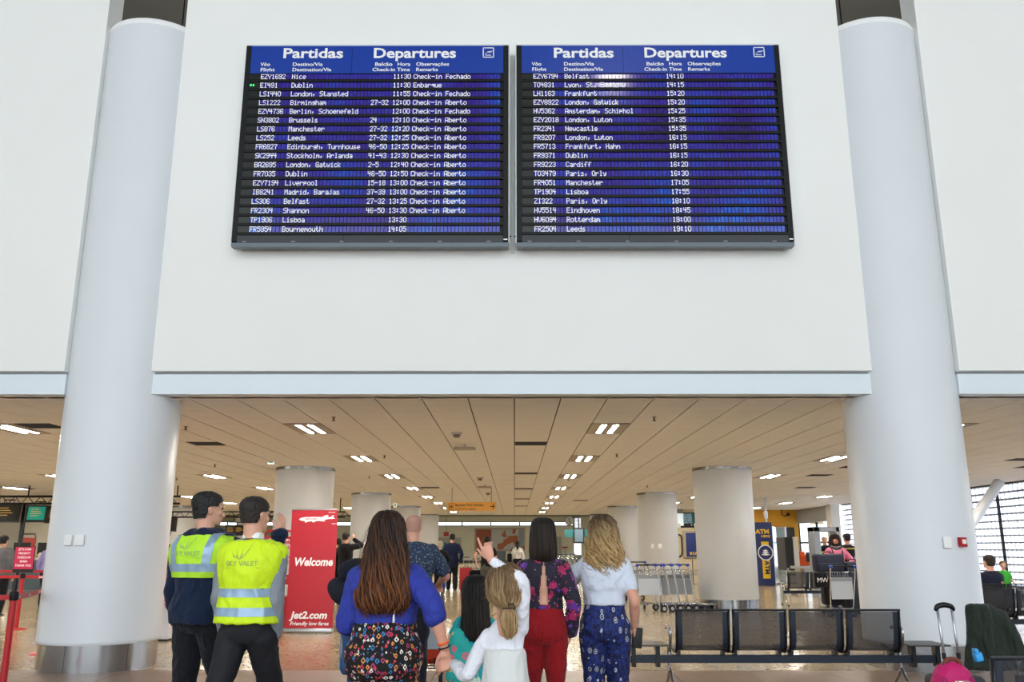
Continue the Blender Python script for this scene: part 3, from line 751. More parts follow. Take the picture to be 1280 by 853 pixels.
        for f, (off, ln) in enumerate(((.030, .072), (.0105, .080), (-.009, .074), (-.028, .058))):
            c = curl*(1+.12*f)
            if point: c = .04 if f == 0 else 1.25
            p = base+l*(off*k)-d*(.006*k); dd = (d+l*(off*2.2)).normalized(); pts = [p-dd*.012*k]; rad = [.0095*k]
            for seg, fr in enumerate((.45, .31, .24)):
                a = c*(.8 if seg == 0 else 1.0); dd = (dd*math.cos(a)+n*math.sin(a)).normalized()
                nn = n
                p = p+dd*(ln*k*fr); pts.append(p); rad.append((.0086-.0009*seg)*k)
            mb.limb(pts, rad, 8, 3)
        p = wr+d*(.022*k)+l*(.022*k); dd = (d*.72+l*.62+n*.25).normalized()
        pts = [p, p+dd*(.032*k)]; dd = (dd+n*.25*curl*2+d*.35).normalized(); pts += [pts[-1]+dd*(.028*k)]; dd = (dd+n*.2*curl+d*.2).normalized(); pts += [pts[-1]+dd*(.022*k)]
        mb.limb(pts, [.0125*k, .0105*k, .0095*k, .008*k], 8, 3)
    def headM(s):
        base = s.L(Vector((0, -.008*s.h, s.h-s.HL))); 
        return Matrix.Translation(base) @ (Matrix.Rotation(s.yaw, 4, 'Z') @ Matrix.Rotation(-s.pitch, 4, 'X') @ Matrix.Rotation(s.roll, 4, 'Y'))
    def head_mb(s, mb, face=True):
        k = s.HL/.235; M = s.headM(); m = MB()
        rings = [(.0, .020, .018, .072), (.02, .034, .032, .060), (.10, .050, .055, .040), (.20, .060, .074, .022), (.32, .068, .086, .010), (.45, .074, .094, .002), (.58, .078, .098, -.003), (.70, .078, .099, -.006), (.80, .072, .092, -.008), (.89, .059, .076, -.010), (.955, .038, .050, -.012), (.99, .015, .02, -.012)]
        if s.k == 'c': rings = [(a, b*(1.06 if a > .3 else .92), c*1.02, d) for a, b, c, d in rings]
        m.stack([(0, d*k, z*.235*k, rx*k, ry*k) for z, rx, ry, d in rings], 28, 2.1)
        H = .235*k
        m.limb([(0, .090*k, .47*H), (0, .106*k, .36*H), (0, .116*k, .29*H)], [.007*k, .010*k, .013*k], 10, 3)     # nose
        m.ball((0, .100*k, .275*H), (.017*k, .012*k, .009*k), 10)
        for q in (-1, 1):
            m.limb([(q*.014*k, .099*k, .545*H), (q*.034*k, .094*k, .56*H), (q*.052*k, .078*k, .545*H)], [.006*k]*3, 8, 2)  # brow
            m.ball((q*.076*k, -.004*k, .44*H), (.009*k, .019*k, .032*k), 12); m.ball((q*.084*k, -.012*k, .47*H), (.006*k, .017*k, .022*k), 10)  # ear
            m.ball((q*.045*k, .062*k, .36*H), (.022*k, .026*k, .022*k), 10)     # cheek
        m.limb([(-.022*k, .094*k, .185*H), (0, .1*k, .19*H), (.022*k, .094*k, .185*H)], [.006*k, .008*k, .006*k], 8, 3)
        mb.add(m.v, m.f, M)
        nb = s.L(Vector((0, -.012*s.h, s.shz-.01*s.h))); ht = M @ Vector((0, -.012*k, .30*H)); nr = {'m': .035, 'f': .028, 'c': .031}[s.k]*s.h
        mb.limb([nb, lerp(nb, ht, .5), ht], [nr*1.25, nr, nr*1.02], 16, 4)
    def leg_tube(s, mb, q, inf=0., wide=0., end=1.):
        h = s.h; hip, kn, an, toe = s.leg[q]; g = (.5+.5*s.g)
        pts = [hip+Vector((0, 0, .0*h)), lerp(hip, kn, .5), kn, lerp(kn, an, .3)+Vector((0, -.004*h, 0)), an]
        r = [.056*h*g, .047*h*g, .032*h, .033*h, .020*h]
        if s.k == 'c': r = [.058*h, .048*h, .034*h, .031*h, .022*h]
        r = [a+inf for a in r]; r[3] += wide*.7; r[4] += wide; r[2] += wide*.4
        if end < 1: pts[4] = lerp(pts[3], pts[4], end)
        mb.limb(pts, r, 16, 5)
        return r[4]
    def body(s, eyes=True, legs=True):
        v = .0095*s.det; m = MB()
        s.torso(m, .455 if s.k != 'c' else .43, .835, 0)
        for q in (-1, 1):
            s.arm_tube(m, q)
            if legs:
                s.leg_tube(m, q); hip, kn, an, toe = s.leg[q]; h = s.h
                m.limb([an+Vector((0, 0, .0)), an-Vector((0, 0, .022*h))+toe*(.0*h), an-Vector((0, 0, .030*h))+toe*(.06*h), an-Vector((0, 0, .034*h))+toe*.1*h], [.021*h, .024*h, .019*h, .012*h], 12, 3)
        parts = [remesh(m, v, 4)]
        m = MB(); s.head_mb(m); parts.append(remesh(m, max(.0055*s.det, .0045), 2, 0))
        m = MB(); s.hand_mb(m, 1); s.hand_mb(m, -1); parts.append(remesh(m, .0042*min(s.det, 1.6), 2, 0))
        me = join_meshes(parts)
        s.bodyo = link('body', me, s.skin, s.root, True)
        if eyes:
            k = s.HL/.235; M = s.headM(); H = .235*k
            for q in (-1, 1): MB().ball((0, 0, 0), (.012*k, .008*k, .007*k), 10, M @ Matrix.Translation((q*.032*k, .089*k, .5*H))).build('eye', EYE, s.root, True)
            MB().limb([(-.02*k, 0, 0), (0, .005*k, -.001), (.02*k, 0, 0)], [.003*k, .0055*k, .003*k], 8, 3)
            m = MB(); m.limb([(-.02*k, .0975*k, .19*H), (0, .1045*k, .19*H), (.02*k, .0975*k, .19*H)], [.003*k, .0055*k, .003*k], 8, 3); m2 = MB(); m2.add(m.v, m.f, M); m2.build('lips', LIP, s.root, True)
        return s
    def top(s, name, m, z0=.5, z1=.838, inf=.012, sleeve=2., sinf=None, flare=0., amp=.006, gx=1., gy=1., puff=0., cutneck=None, label=None, fr=(7, 7, 5), it=3, vox=1., cutpred=None):
        mb = MB(); s.torso(mb, z0, z1, inf, gx, gy, flare=flare)
        if sleeve: 
            for q in (-1, 1):
                sl = sleeve if not isinstance(sleeve, dict) else sleeve[q]
                if sl: s.arm_tube(mb, q, inf if sinf is None else sinf, sl, puff)
        me = remesh(mb, .0105*s.det*vox, it, amp*s.h/1.7, fr, s.seed)
        if cutpred: me = cut_patch(me, [], 0, cutpred)
        o = link(name, me, m, s.root, True, label=label); s.last = o; return o
    def trousers(s, name, m, z1=.60, inf=.012, wide=.012, amp=.006, shoes=SHOE, end=1., gx=1., gy=1., label=None, fr=(8, 8, 7), it=3):
        mb = MB(); s.torso(mb, .455 if s.k != 'c' else .44, z1, inf, gx, gy, n=6)
        for q in (-1, 1): s.leg_tube(mb, q, inf, wide, end)
        me = remesh(mb, .0105*s.det, it, amp*s.h/1.7, fr, s.seed+9)
        o = link(name, me, m, s.root, True, label=label)
        if shoes: s.shoes(shoes)
        return o
    def shoes(s, m, name='shoe'):
        h = s.h
        for q in (-1, 1):
            hip, kn, an, toe = s.leg[q]; side = toe.cross(Vector((0, 0, 1))); mb = MB()
            b = Vector((an.x, an.y, an.z-.045*h)); vs = []; fs = []; N = 14
            prof = [(-.030, .020, .050), (-.022, .024, .055), (0, .025, .052), (.03, .024, .044), (.06, .027, .034), (.09, .029, .026), (.115, .024, .020), (.128, .010, .012)]
            for (t, wd, ht) in prof:
                for j in range(N):
                    a = 2*PI*j/N; c, sn = math.cos(a), math.sin(a)
                    vs.append(b+toe*(t*h)+side*(c*wd*h)+Vector((0, 0, max(0.003, (ht*h)*(.5+.5*sn)))))
            for i in range(len(prof)-1):
                for j in range(N): j2 = (j+1) % N; fs.append((i*N+j, i*N+j2, (i+1)*N+j2, (i+1)*N+j))
            fs += [tuple(reversed(range(N))), tuple((len(prof)-1)*N+j for j in range(N))]
            mb.add(vs, fs).build(name, m, s.root, True)
    def hair_short(s, m, th=.012, slope=.85, cut=.30, amp=.005, top=.0):
        k = s.HL/.235; H = s.HL; M = s.headM(); mb = MB()
        e = th
        rings = [(.12, .050, .055, -.016), (.2, .062, .075, -.010), (.32, .072, .088, -.004), (.45, .076, .094, -.003), (.58, .080, .099, -.005), (.70, .080, .101, -.008), (.80, .075, .095, -.010), (.89, .062, .080, -.012), (.955, .042, .055, -.014), (1.0, .018, .025, -.014)]
        mb.stack([(0, d*k, z*H+top*z*.02, rx*k+e, ry*k+e*.9) for z, rx, ry, d in rings], 30, 2.1)
        me = remesh(mb, .006*s.det, 2, amp, (26, 26, 20), s.seed)
        def hl(c):
            y = c.y/k; z = c.z/H
            if y < -.035: return z > cut-.06
            if y < .022: return z > lerp(cut-.06, .56, min(1, (y+.035)/.022))
            return z > .56+(y-.022)*(2.6 if y > .05 else .3)
        me = cut_patch(me, [], 0, hl)
        me.transform(M); o = link('hair', me, m, s.root, True); return o
    def locks(s, m, rings, n=120, rad=.008, spread=(-115, 115), wav=.006, tail=.02, start=.0, seed=1, amp=.004, name='hair', base=True, wfreq=2., lockname='hair_strands'):
        """long hair: a base volume through rings (cx,cy,z,rx,ry) top to bottom in body space + strand locks on it"""
        mb = MB(); mb.stack(list(reversed(rings)), 36, 2.1)
        me = remesh(mb, .009*s.det, 3, amp, (24, 24, 3), s.seed)
        o = link(name, me, m, s.root, True)
        rnd = random.Random(seed); lk = MB(); vals = []
        for i in range(n):
            a0 = R(rnd.uniform(*spread)) - PI/2; t0 = rnd.uniform(start, .35)**1.5 if rnd.random() < .8 else rnd.uniform(0, .6)
            t1 = 1+rnd.uniform(-.08, .06); t0 = min(t0, .55); ph = rnd.uniform(0, 6.3); wf = wfreq*rnd.uniform(.7, 1.3); pts = []; rad_ = []; K = 16
            off = rnd.uniform(-.002, .007); wv = wav*rnd.uniform(.5, 1.4); da = rnd.uniform(-.12, .12)
            for j in range(K+1):
                u = j/K; t = lerp(t0, t1, u); f = min(t, 1)*(len(rings)-1); q = min(int(f), len(rings)-2); ff = f-q
                A, B = rings[q], rings[q+1]; c = [lerp(A[x], B[x], ff) for x in range(5)]
                if t > 1: c[2] -= (t-1)*abs(rings[0][2]-rings[-1][2])
                a = a0+da*u+wv*6*math.sin(wf*u*6.3+ph)*.6
                rr = 1+off*0; ox = math.cos(a)*(c[3]+off+wv*.7*math.sin(wf*u*6.3+ph*1.7)*u); oy = math.sin(a)*(c[4]+off+wv*.7*math.cos(wf*u*6.3+ph)*u)
                pts.append((c[0]+ox, c[1]+oy, c[2])); rr = rad*rnd.uniform(.85, 1.15)*(math.sin(PI*min(1, u*3+.15)/2) if u < .3 else 1)*(1 if u < .75 else max(.12, (1-u)/.25)); rad_.append((rr, rr*.6))
            nv = len(lk.v); lk.tube(pts, rad_, 5); vals += [rnd.random()]*(len(lk.v)-nv)
        ob = lk.build(lockname, m, o, True, fix=False)
        ob['kind'] = 'stuff'
        at_ = ob.data.attributes.new('tone', 'FLOAT', 'POINT')
        for a_, v in zip(at_.data, vals): a_.value = v
        return o
def hairmat(name, root, tip, z0, z1, streak):
    """z0 root height, z1 tip height (object space)"""
    m = mat(name, root, .55, spec=.3); nt, b = nodes(m)
    tc = nt.nodes.new('ShaderNodeTexCoord'); sx = nt.nodes.new('ShaderNodeSeparateXYZ'); nt.links.new(tc.outputs['Object'], sx.inputs[0])
    mr = nt.nodes.new('ShaderNodeMapRange'); nt.links.new(sx.outputs[2], mr.inputs[0]); mr.inputs[1].default_value = z0; mr.inputs[2].default_value = z1
    mp = nt.nodes.new('ShaderNodeMapping'); mp.inputs['Scale'].default_value = (70, 70, 4); nt.links.new(tc.outputs['Object'], mp.inputs[0])
    n = nt.nodes.new('ShaderNodeTexNoise'); n.inputs['Scale'].default_value = 1; n.inputs['Detail'].default_value = 3; nt.links.new(mp.outputs[0], n.inputs['Vector'])
    at_ = nt.nodes.new('ShaderNodeAttribute'); at_.attribute_name = 'tone'
    c1 = mixc(nt, mr.outputs[0], root, tip)
    f = mth(nt, 'ADD', mth(nt, 'MULTIPLY', n.outputs[0], .9), mth(nt, 'MULTIPLY', at_.outputs['Fac'], .7))
    f = mth(nt, 'SUBTRACT', f, .45); nt.nodes[-1].use_clamp = True
    f2 = mth(nt, 'MULTIPLY', f, mth(nt, 'MULTIPLY_ADD', mr.outputs[0], .75)); nt.nodes[-2].inputs[2].default_value = .25
    nt.links.new(mixc(nt, f2, c1, streak), b.inputs['Base Color'])
    bp = nt.nodes.new('ShaderNodeBump'); bp.inputs['Strength'].default_value = .5; bp.inputs['Distance'].default_value = .004
    nt.links.new(n.outputs[0], bp.inputs['Height']); nt.links.new(bp.outputs[0], b.inputs['Normal'])
    return m
HBLACK = mat('hair_black', '0e0c0b', .6, noise_amt=.3, nscale=60, bump=.5, bscale=120)
HBROWN = mat('hair_dark_brown', '1e140f', .6, noise_amt=.3, nscale=60, bump=.5, bscale=120)
HGREY = mat('hair_grey', 'b5aa9a', .6, noise_amt=.2, nscale=60)
def project(mb, target, name, m, parent, off=.004, up=True):
    """throw flat lettering (in the x-z plane, seen from -y) onto the back of a garment"""
    bv = BVHTree.FromPolygons([v.co for v in target.data.vertices], [tuple(p.vertices) for p in target.data.polygons])
    vs = []
    for v in mb.v:
        h = bv.ray_cast(Vector((v[0], -1, v[2])), Vector((0, 1, 0)))
        vs.append((v[0], (h[0].y if h[0] else 0)-off, v[2]))
    mb.v = vs; return mb.build(name, m, parent, fix=False)
def subdiv_text(mb, n=1):
    return mb

# ---- patterns
def pat_floral():
    m = mat('blouse_floral', '1d1430', .75, sheen=.1); nt, b = nodes(m); c = coords(nt)
    n = nt.nodes.new('ShaderNodeTexNoise'); n.inputs['Scale'].default_value = 22; nt.links.new(c, n.inputs['Vector'])
    ad = nt.nodes.new('ShaderNodeMixRGB'); ad.blend_type = 'LINEAR_LIGHT'; ad.inputs[0].default_value = .035; nt.links.new(c, ad.inputs[1]); nt.links.new(n.outputs['Color'], ad.inputs[2])
    v = nt.nodes.new('ShaderNodeTexVoronoi'); v.inputs['Scale'].default_value = 15; nt.links.new(ad.outputs[0], v.inputs['Vector'])
    v2 = nt.nodes.new('ShaderNodeTexVoronoi'); v2.inputs['Scale'].default_value = 52; nt.links.new(c, v2.inputs['Vector'])
    sx = nt.nodes.new('ShaderNodeSeparateXYZ'); nt.links.new(v.outputs['Color'], sx.inputs[0])
    r = ramp(nt, [(0, 'a81f5e'), (.22, '7d2a86'), (.46, '191226'), (.54, '9c1c4a'), (.76, '5b2a8c'), (.94, '191226')]); nt.links.new(sx.outputs[0], r.inputs[0])
    pet = mth(nt, 'ADD', v.outputs['Distance'], mth(nt, 'MULTIPLY', v2.outputs['Distance'], .38))
    f = mth(nt, 'LESS_THAN', pet, .66); core = mth(nt, 'LESS_THAN', v.outputs['Distance'], .10)
    c1 = mixc(nt, f, '171126', r.outputs[0]); c2 = mixc(nt, core, c1, 'd4607e')
    sm = mth(nt, 'LESS_THAN', v2.outputs['Distance'], .16); sx2 = nt.nodes.new('ShaderNodeSeparateXYZ'); nt.links.new(v2.outputs['Color'], sx2.inputs[0])
    sm = mth(nt, 'MULTIPLY', sm, mth(nt, 'GREATER_THAN', sx2.outputs[1], .72))
    nt.links.new(mixc(nt, sm, c2, 'c9a5c4'), b.inputs['Base Color']); return m
def pat_diamond():
    m = mat('skirt_diamond', '0d0b0f', .85); nt, b = nodes(m); c = coords(nt, (1, 1, .8))
    def lay(scale, th, inner, stops, rnd, base, ofs):
        v = nt.nodes.new('ShaderNodeTexVoronoi'); v.distance = 'MANHATTAN'; v.voronoi_dimensions = '3D'; v.inputs['Scale'].default_value = scale; v.inputs['Randomness'].default_value = rnd
        mp = nt.nodes.new('ShaderNodeMapping'); mp.inputs['Location'].default_value = (ofs, ofs, ofs); nt.links.new(c, mp.inputs[0]); nt.links.new(mp.outputs[0], v.inputs['Vector'])
        sx = nt.nodes.new('ShaderNodeSeparateXYZ'); nt.links.new(v.outputs['Color'], sx.inputs[0]); r = ramp(nt, stops); nt.links.new(sx.outputs[0], r.inputs[0])
        f = mth(nt, 'LESS_THAN', v.outputs['Distance'], th); g = mth(nt, 'GREATER_THAN', v.outputs['Distance'], inner)
        return mixc(nt, mth(nt, 'MULTIPLY', f, g), base, r.outputs[0])
    a = lay(40, .62, .30, [(0, 'c9384a'), (.2, 'e8e2d8'), (.38, '3f7fb4'), (.55, 'd88a4a'), (.7, '0d0b0f'), (.85, 'b8456e')], .55, '0d0b0f', 0.)
    a = lay(62, .36, .0, [(0, '0d0b0f'), (.5, 'e5d8d0'), (.62, 'b33a4e'), (.78, '0d0b0f'), (.9, '5b9ac4')], .7, a, 3.1)
    nt.links.new(a, b.inputs['Base Color']); return m
def pat_paisley():
    m = mat('trousers_paisley', '17255c', .8); nt, b = nodes(m); c = coords(nt, (1.25, 1.25, .8))
    n = nt.nodes.new('ShaderNodeTexNoise'); n.inputs['Scale'].default_value = 34; n.inputs['Detail'].default_value = 5; nt.links.new(c, n.inputs['Vector'])
    r = ramp(nt, [(0, '0c1233'), (.44, '16235e'), (.54, '1d3580'), (.62, '0c1233')]); nt.links.new(n.outputs['Fac'], r.inputs[0])
    v = nt.nodes.new('ShaderNodeTexVoronoi'); v.inputs['Scale'].default_value = 17; v.inputs['Randomness'].default_value = .6; nt.links.new(c, v.inputs['Vector'])
    d = mth(nt, 'ADD', v.outputs['Distance'], mth(nt, 'MULTIPLY', mth(nt, 'SUBTRACT', n.outputs['Fac'], .5), .28))
    ringm = mth(nt, 'MULTIPLY', mth(nt, 'LESS_THAN', d, .30), mth(nt, 'GREATER_THAN', d, .225)); core = mth(nt, 'LESS_THAN', d, .12)
    sx = nt.nodes.new('ShaderNodeSeparateXYZ'); nt.links.new(v.outputs['Color'], sx.inputs[0]); on = mth(nt, 'GREATER_THAN', sx.outputs[0], .35)
    k = mth(nt, 'MULTIPLY', mth(nt, 'MAXIMUM', ringm, core), on)
    nt.links.new(mixc(nt, k, r.outputs[0], 'b9bfca'), b.inputs['Base Color']); return m
def pat_dots(name, base, dot, scale, th, on=.5):
    m = mat(name, base, .8); nt, b = nodes(m); c = coords(nt)
    v = nt.nodes.new('ShaderNodeTexVoronoi'); v.inputs['Scale'].default_value = scale; nt.links.new(c, v.inputs['Vector'])
    nt.links.new(mixc(nt, mth(nt, 'MULTIPLY', mth(nt, 'LESS_THAN', v.outputs['Distance'], th), .75), base, dot), b.inputs['Base Color']); return m
HIVIS = mat('hivis_yellow', 'd6f51c', .7, noise_amt=.03, nscale=4); nt_, b_ = nodes(HIVIS)
HIVISG = mat('hivis_green', 'bdf032', .7, noise_amt=.03, nscale=4)
folds(HIVIS, 5, .04); folds(HIVISG, 5, .04)
REFL = mat('reflective_tape', '93aec6', .35, .25)
NAVYC = cloth('navy_cloth', '10203a'); BLKC = cloth('black_cloth', '14151c'); GREYC = cloth('grey_knit', '8b929a', bs=220, bump=.5)

# ================================================================== the nearer travellers
def zz(s, p): return p/s.h
# --- man in green-yellow jacket, turned to the right and pointing
A = Human('person', 'person in green-yellow hi-vis and navy jacket raising a hand, leftmost in front', -2.24, 6.45, 1.80, R(-16), 'm', .97, yaw=R(-38), detail=1)
A.set_arm(1, (at(350, 668, 6.62)[0], 6.62, at(350, 668, 6.62)[1]), pole=(.5, -.3, -1), hand=(.05, .1, 1), palm=(-.6, .5, .0), world=True, curl=.2)
A.set_arm(-1, A.M @ Vector((-.235, .06, .87)), pole=(-.3, -1, 0), world=True)
A.set_leg(-1, Vector((-.10, -.12, .085))); A.set_leg(1, Vector((.12, .18, .085)))
A.body(); A.trousers('trousers', BLKC, wide=.022, inf=.014); A.hair_short(HBLACK, .009, .8, .26, .005)
j = A.top('jacket', NAVYC, .49, .845, .030, 2., .016, amp=.010, gx=1.04, gy=1.12, flare=.01, label='navy jacket body and sleeves')
zs = .675*1.8
y1 = A.top('hivis_panel', HIVISG, .60, .828, .044, 0., gx=1.13, gy=1.12, amp=.008)
me = cut_patch(y1.data, [((0, 0, zs-.02), (0, 0, 1))], .004); y1.data = me; me.materials.append(HIVISG); me.shade_smooth()
for q in (-1, 1):   # yellow shoulder caps over the sleeves
    mb = MB(); A.arm_tube(mb, q, .026, .42); o = link('hivis_shoulder', remesh(mb, .011, 3, .004), HIVISG, A.root, True)
def band(src, z0, z1, name='reflective_band', off=.004, m=None):
    me = cut_patch(src.data, [((0, 0, z0), (0, 0, 1)), ((0, 0, z1), (0, 0, -1))], off); return link(name, me, m or REFL, src, True)
band(y1, zs+.02, zs+.075)
for q, xx in ((-1, -.17), (1, .115)):
    me = cut_patch(y1.data, [((xx, 0, 0), (1, 0, q*.10)), ((xx+.052, 0, 0), (-1, 0, -q*.10)), ((0, 0, zs+.07), (0, 0, 1))][2:] + [((xx-.0, 0, 1.4), Vector((1, 0, -q*.12)).normalized()), ((xx+.055, 0, 1.4), Vector((-1, 0, q*.12)).normalized()), ((0, 0, 1.5), (0, 0, -1))], .005); link('reflective_strap', me, REFL, y1, True)
def vest_logo(src, cx, z, s, m):
    mb = MB()
    put_text(mb, 'SKY VALET', cx, 0, z, .040*s, .018, align='CENTER'); 
    mb.box(cx-.105*s, cx+.105*s, 0, 0, z-.014*s, z-.0115*s)
    for a, b_, l in ((-.05, 100, .05), (-.03, 80, .06), (-.065, 125, .045)):
        dx, dz = math.cos(R(b_))*l*s, math.sin(R(b_))*l*s; x0 = cx+a*s+.02*s; mb.add([(x0-.004*s, 0, z+.045*s), (x0+.006*s, 0, z+.045*s), (x0+dx, 0, z+.045*s+dz)], [(0, 1, 2)])
    for t in range(6):
        x0 = cx-.04*s+t*.02*s; zf = lambda u: z+.05*s+.02*s*((u-1.2)/2.4)**2*2.0-.012*s*math.exp(-(u-1.2)**2)
        mb.add([(x0, 0, zf(t)-.004*s), (x0+.021*s, 0, zf(t+1)-.004*s), (x0+.021*s, 0, zf(t+1)+.003*s), (x0, 0, zf(t)+.003*s)], [(0, 1, 2, 3)])
    return project(mb, src, 'vest_logo', m, src, .006)
LOGO1 = mat('logo_grey_green', '8fb84a', .6)
vest_logo(y1, -.02, 1.345, 1.15, mat('logo_silver', '9fc070', .5))
me = cut_patch(j.data, [((0, 0, 1.475), (0, 0, 1))], .012); link('collar', me, NAVYC, j, True)

# --- man in yellow vest over a grey jumper
B = Human('person', 'person in a yellow hi-vis vest over a grey jumper, second from left', -1.765, 6.0, 1.74, R(-4), 'm', .92, yaw=R(-28), detail=1)
B.set_arm(1, Vector((.185, .03, .835)), pole=(.1, -1, 0), curl=.5)
B.set_arm(-1, Vector((-.20, .10, .85)), pole=(-.2, -1, 0))
B.set_leg(-1, Vector((-.21, -.28, .085)), toe=(-.1, 1, 0)); B.set_leg(1, Vector((.17, .26, .075)))
B.body(); B.trousers('trousers', mat('trousers_black', '15161d', .8, noise_amt=.1, nscale=6), wide=.024, inf=.012); B.hair_short(HBROWN, .006, .75, .30, .003)
ju = B.top('jumper', GREYC, .57, .835, .014, 2., .012, amp=.006)
sc = MB(); sc.stack([(0, -.012, 1.43, .074, .07), (0, -.014, 1.475, .070, .068), (0, -.014, 1.50, .064, .064)], 32, 2.1); me = sc.mesh(); link('shirt_collar', me, WHITEP, B.root, True)
mb = MB(); mb.tube([(math.cos(a)*.078, -.012+math.sin(a)*.074, 1.452-.004*math.sin(a)) for a in [2*PI*k/24 for k in range(24)]], .005, 6, closed=True).build('collar_stripe', BLKC, ju, True)
v = B.top('vest', HIVIS, .53, .832, .030, 0, gx=1.10, gy=1.2, amp=.010, flare=.012, fr=(6, 6, 4))
band(v, 1.085, 1.14); band(v, .965, 1.02)
for q in (-1, 1):
    mb = MB(); B.arm_tube(mb, q, .022, .16); link('vest_shoulder', remesh(mb, .011, 3, .003), HIVIS, v, True)
vest_logo(v, -.005, 1.285, 1.1, mat('logo_grey', 'a3b45a', .5))

# --- woman in the blue top with long brown hair
C = Human('person', 'person with very long brown hair, royal blue top and patterned trousers', -.715, 5.0, 1.585, R(2), 'f', 1.17, detail=1, shw=1.0, skinm=SKIN3)
hx, hz = at(556, 812, 4.84)
C.set_arm(1, (hx, 4.84, hz), pole=(.3, -.9, 0), hand=(.08, -.12, -1), palm=(.3, -1, 0), world=True, curl=.7)
C.set_arm(-1, C.M @ Vector((-.19, .26, 1.02)), pole=(-.22, -.8, -.6), world=True)
C.body(); bt = C.top('blue_top', mat('royal_blue_cloth', '2c3a9e', .8, noise_amt=.08, nscale=5, bump=.25, bscale=150), .628, .83, .024, {1: 1.25, -1: 1.25}, .018, amp=.008, gx=1.0, gy=1.05, puff=.004, label='royal blue top with rolled sleeves')
for q in (1, -1):
    el, wr = C.arm[q][0], C.arm[q][1]; a = lerp(el, wr, .13); b_ = lerp(el, wr, .30); MB().limb([a, b_], [.050, .047], 18, 3).build('sleeve_cuff', MATS['royal_blue_cloth'], bt, True)
    MB().rbox((0, 0, 0), (.016, .006, .06), .003, Matrix.Translation(lerp(el, wr, .1)+Vector((-.02, -.052, .02)))).build('sleeve_tab', MATS['royal_blue_cloth'], bt, True)
DIA = pat_diamond()
folds(MATS['royal_blue_cloth'])
C.trousers('patterned_trousers', DIA, z1=.635, inf=.018, wide=.055, amp=.010, gx=1.02, gy=1.1, shoes=SHOE)
H1 = hairmat('hair_long_brown', '1c100a', '3a1f10', 1.45, 1.12, '8a5024')
h = C.h
C.locks(H1, [(0, -.012, h*1.01, .02, .02), (0, -.014, h*1.004, .056, .066), (0, -.014, h*.982, .082, .098), (0, -.018, h*.945, .092, .108), (0, -.03, h*.90, .097, .108), (0, -.055, h*.86, .104, .092), (.0, -.085, h*.81, .114, .072), (.0, -.112, h*.76, .124, .062), (-.0, -.132, h*.725, .128, .056), (-.0, -.138, h*.69, .118, .05), (-.005, -.138, h*.67, .09, .04)], 280, .0075, (-125, 125), wav=.042, wfreq=1.5, seed=3, amp=.010)
MB().limb([(-.035, -.118, h*.925), (0, -.132, h*.918), (.035, -.118, h*.925)], [.012, .015, .012], 10, 4).build('hair_tie', H1, C.root, True)
# loose strands
lk = MB(); rnd = random.Random(5)
for i in range(46):
    sd = -1 if rnd.random() < .7 else 1; z0 = h*rnd.uniform(.90, .99); x0 = sd*rnd.uniform(.05, .09); o_ = rnd.uniform(.02, .07)
    lk.tube([(x0, -.03, z0), (x0+sd*o_*.5, -.05, z0-.05), (x0+sd*o_, -.08, z0-.13), (x0+sd*o_*1.1, -.1, z0-.22)], .0008, 3)
o = lk.build('loose_strands', H1, C.root); o['kind'] = 'stuff'
el, wr = C.arm[1][0], C.arm[1][1]; d = (wr-el).normalized(); a_, b2 = frame_of(d)
def bracelet(H, q, t, r, w, m, nm, flat=.0035):
    el, wr = H.arm[q][0], H.arm[q][1]; d = (wr-el).normalized(); a_, b2 = frame_of(d); c = lerp(el, wr, t)
    MB().tube([c+a_*(math.cos(x)*r)+b2*(math.sin(x)*r) for x in [2*PI*k/20 for k in range(20)]], [(w, flat)]*20, 8, closed=True).build(nm, m, H.root, True)
bracelet(C, 1, .86, .028, .007, mat('orange_band', 'f0641e', .5), 'wristband', .006)
bracelet(C, 1, .96, .029, .005, BLKC, 'dark_bracelet', .004)
# lanyard cord on the back
MB().tube([(.075, -.175, 1.20), (.078, -.180, 1.14), (.07, -.178, 1.09), (.065, -.172, 1.05)], .003, 6).build('white_cord', WHITEP, C.root, True)
MB().cyl((.065, -.172, 1.05), (.064, -.172, 1.01), .006, .007, 8).build('tassel', WHITEP, C.root, True)
# neck pillow carried at her left, denim jacket over her left arm
x, z = at(441, 728, 5.18); t = thing('neck_pillow', 'dark navy travel neck pillow beside the blue-topped person\'s left elbow', 'pillow', (x, 5.18, z))
mb = MB(); pts = [(math.cos(a)*.095, math.sin(a)*.05, math.sin(a)*.07) for a in [R(200)+R(280)*k/14 for k in range(15)]]
mb.limb(pts[::2], [.058, .066, .07, .07, .07, .07, .066, .058], 16, 3); link('pillow_body', remesh(mb, .011, 3, .002), mat('pillow_navy', '0c1020', .9, bump=.3), t, True)
x, z = at(438, 700, 5.12)
t = thing('denim_jacket', 'blue denim jacket hanging from the left arm of the blue-topped person', 'jacket', (at(440, 790, 5.12)[0], 5.14, 0))
mb = MB(); mb.stack([(.0, 0, .71, .045, .03), (-.005, 0, .74, .062, .04), (0, .0, .85, .058, .04), (.005, 0, .98, .05, .045), (.01, 0, 1.06, .04, .05), (.01, 0, 1.085, .02, .03)], 24, 2.2)
link('denim', remesh(mb, .011, 2, .010, (14, 14, 3)), mat('denim', '2d4f78', .85, noise_amt=.15, nscale=25, bump=.3), t, True)
MB().cyl((-.062, -.02, .74), (-.058, -.03, .98), .004, n=6).build('seam', mat('denim_seam', '5c7fa6', .8), t)

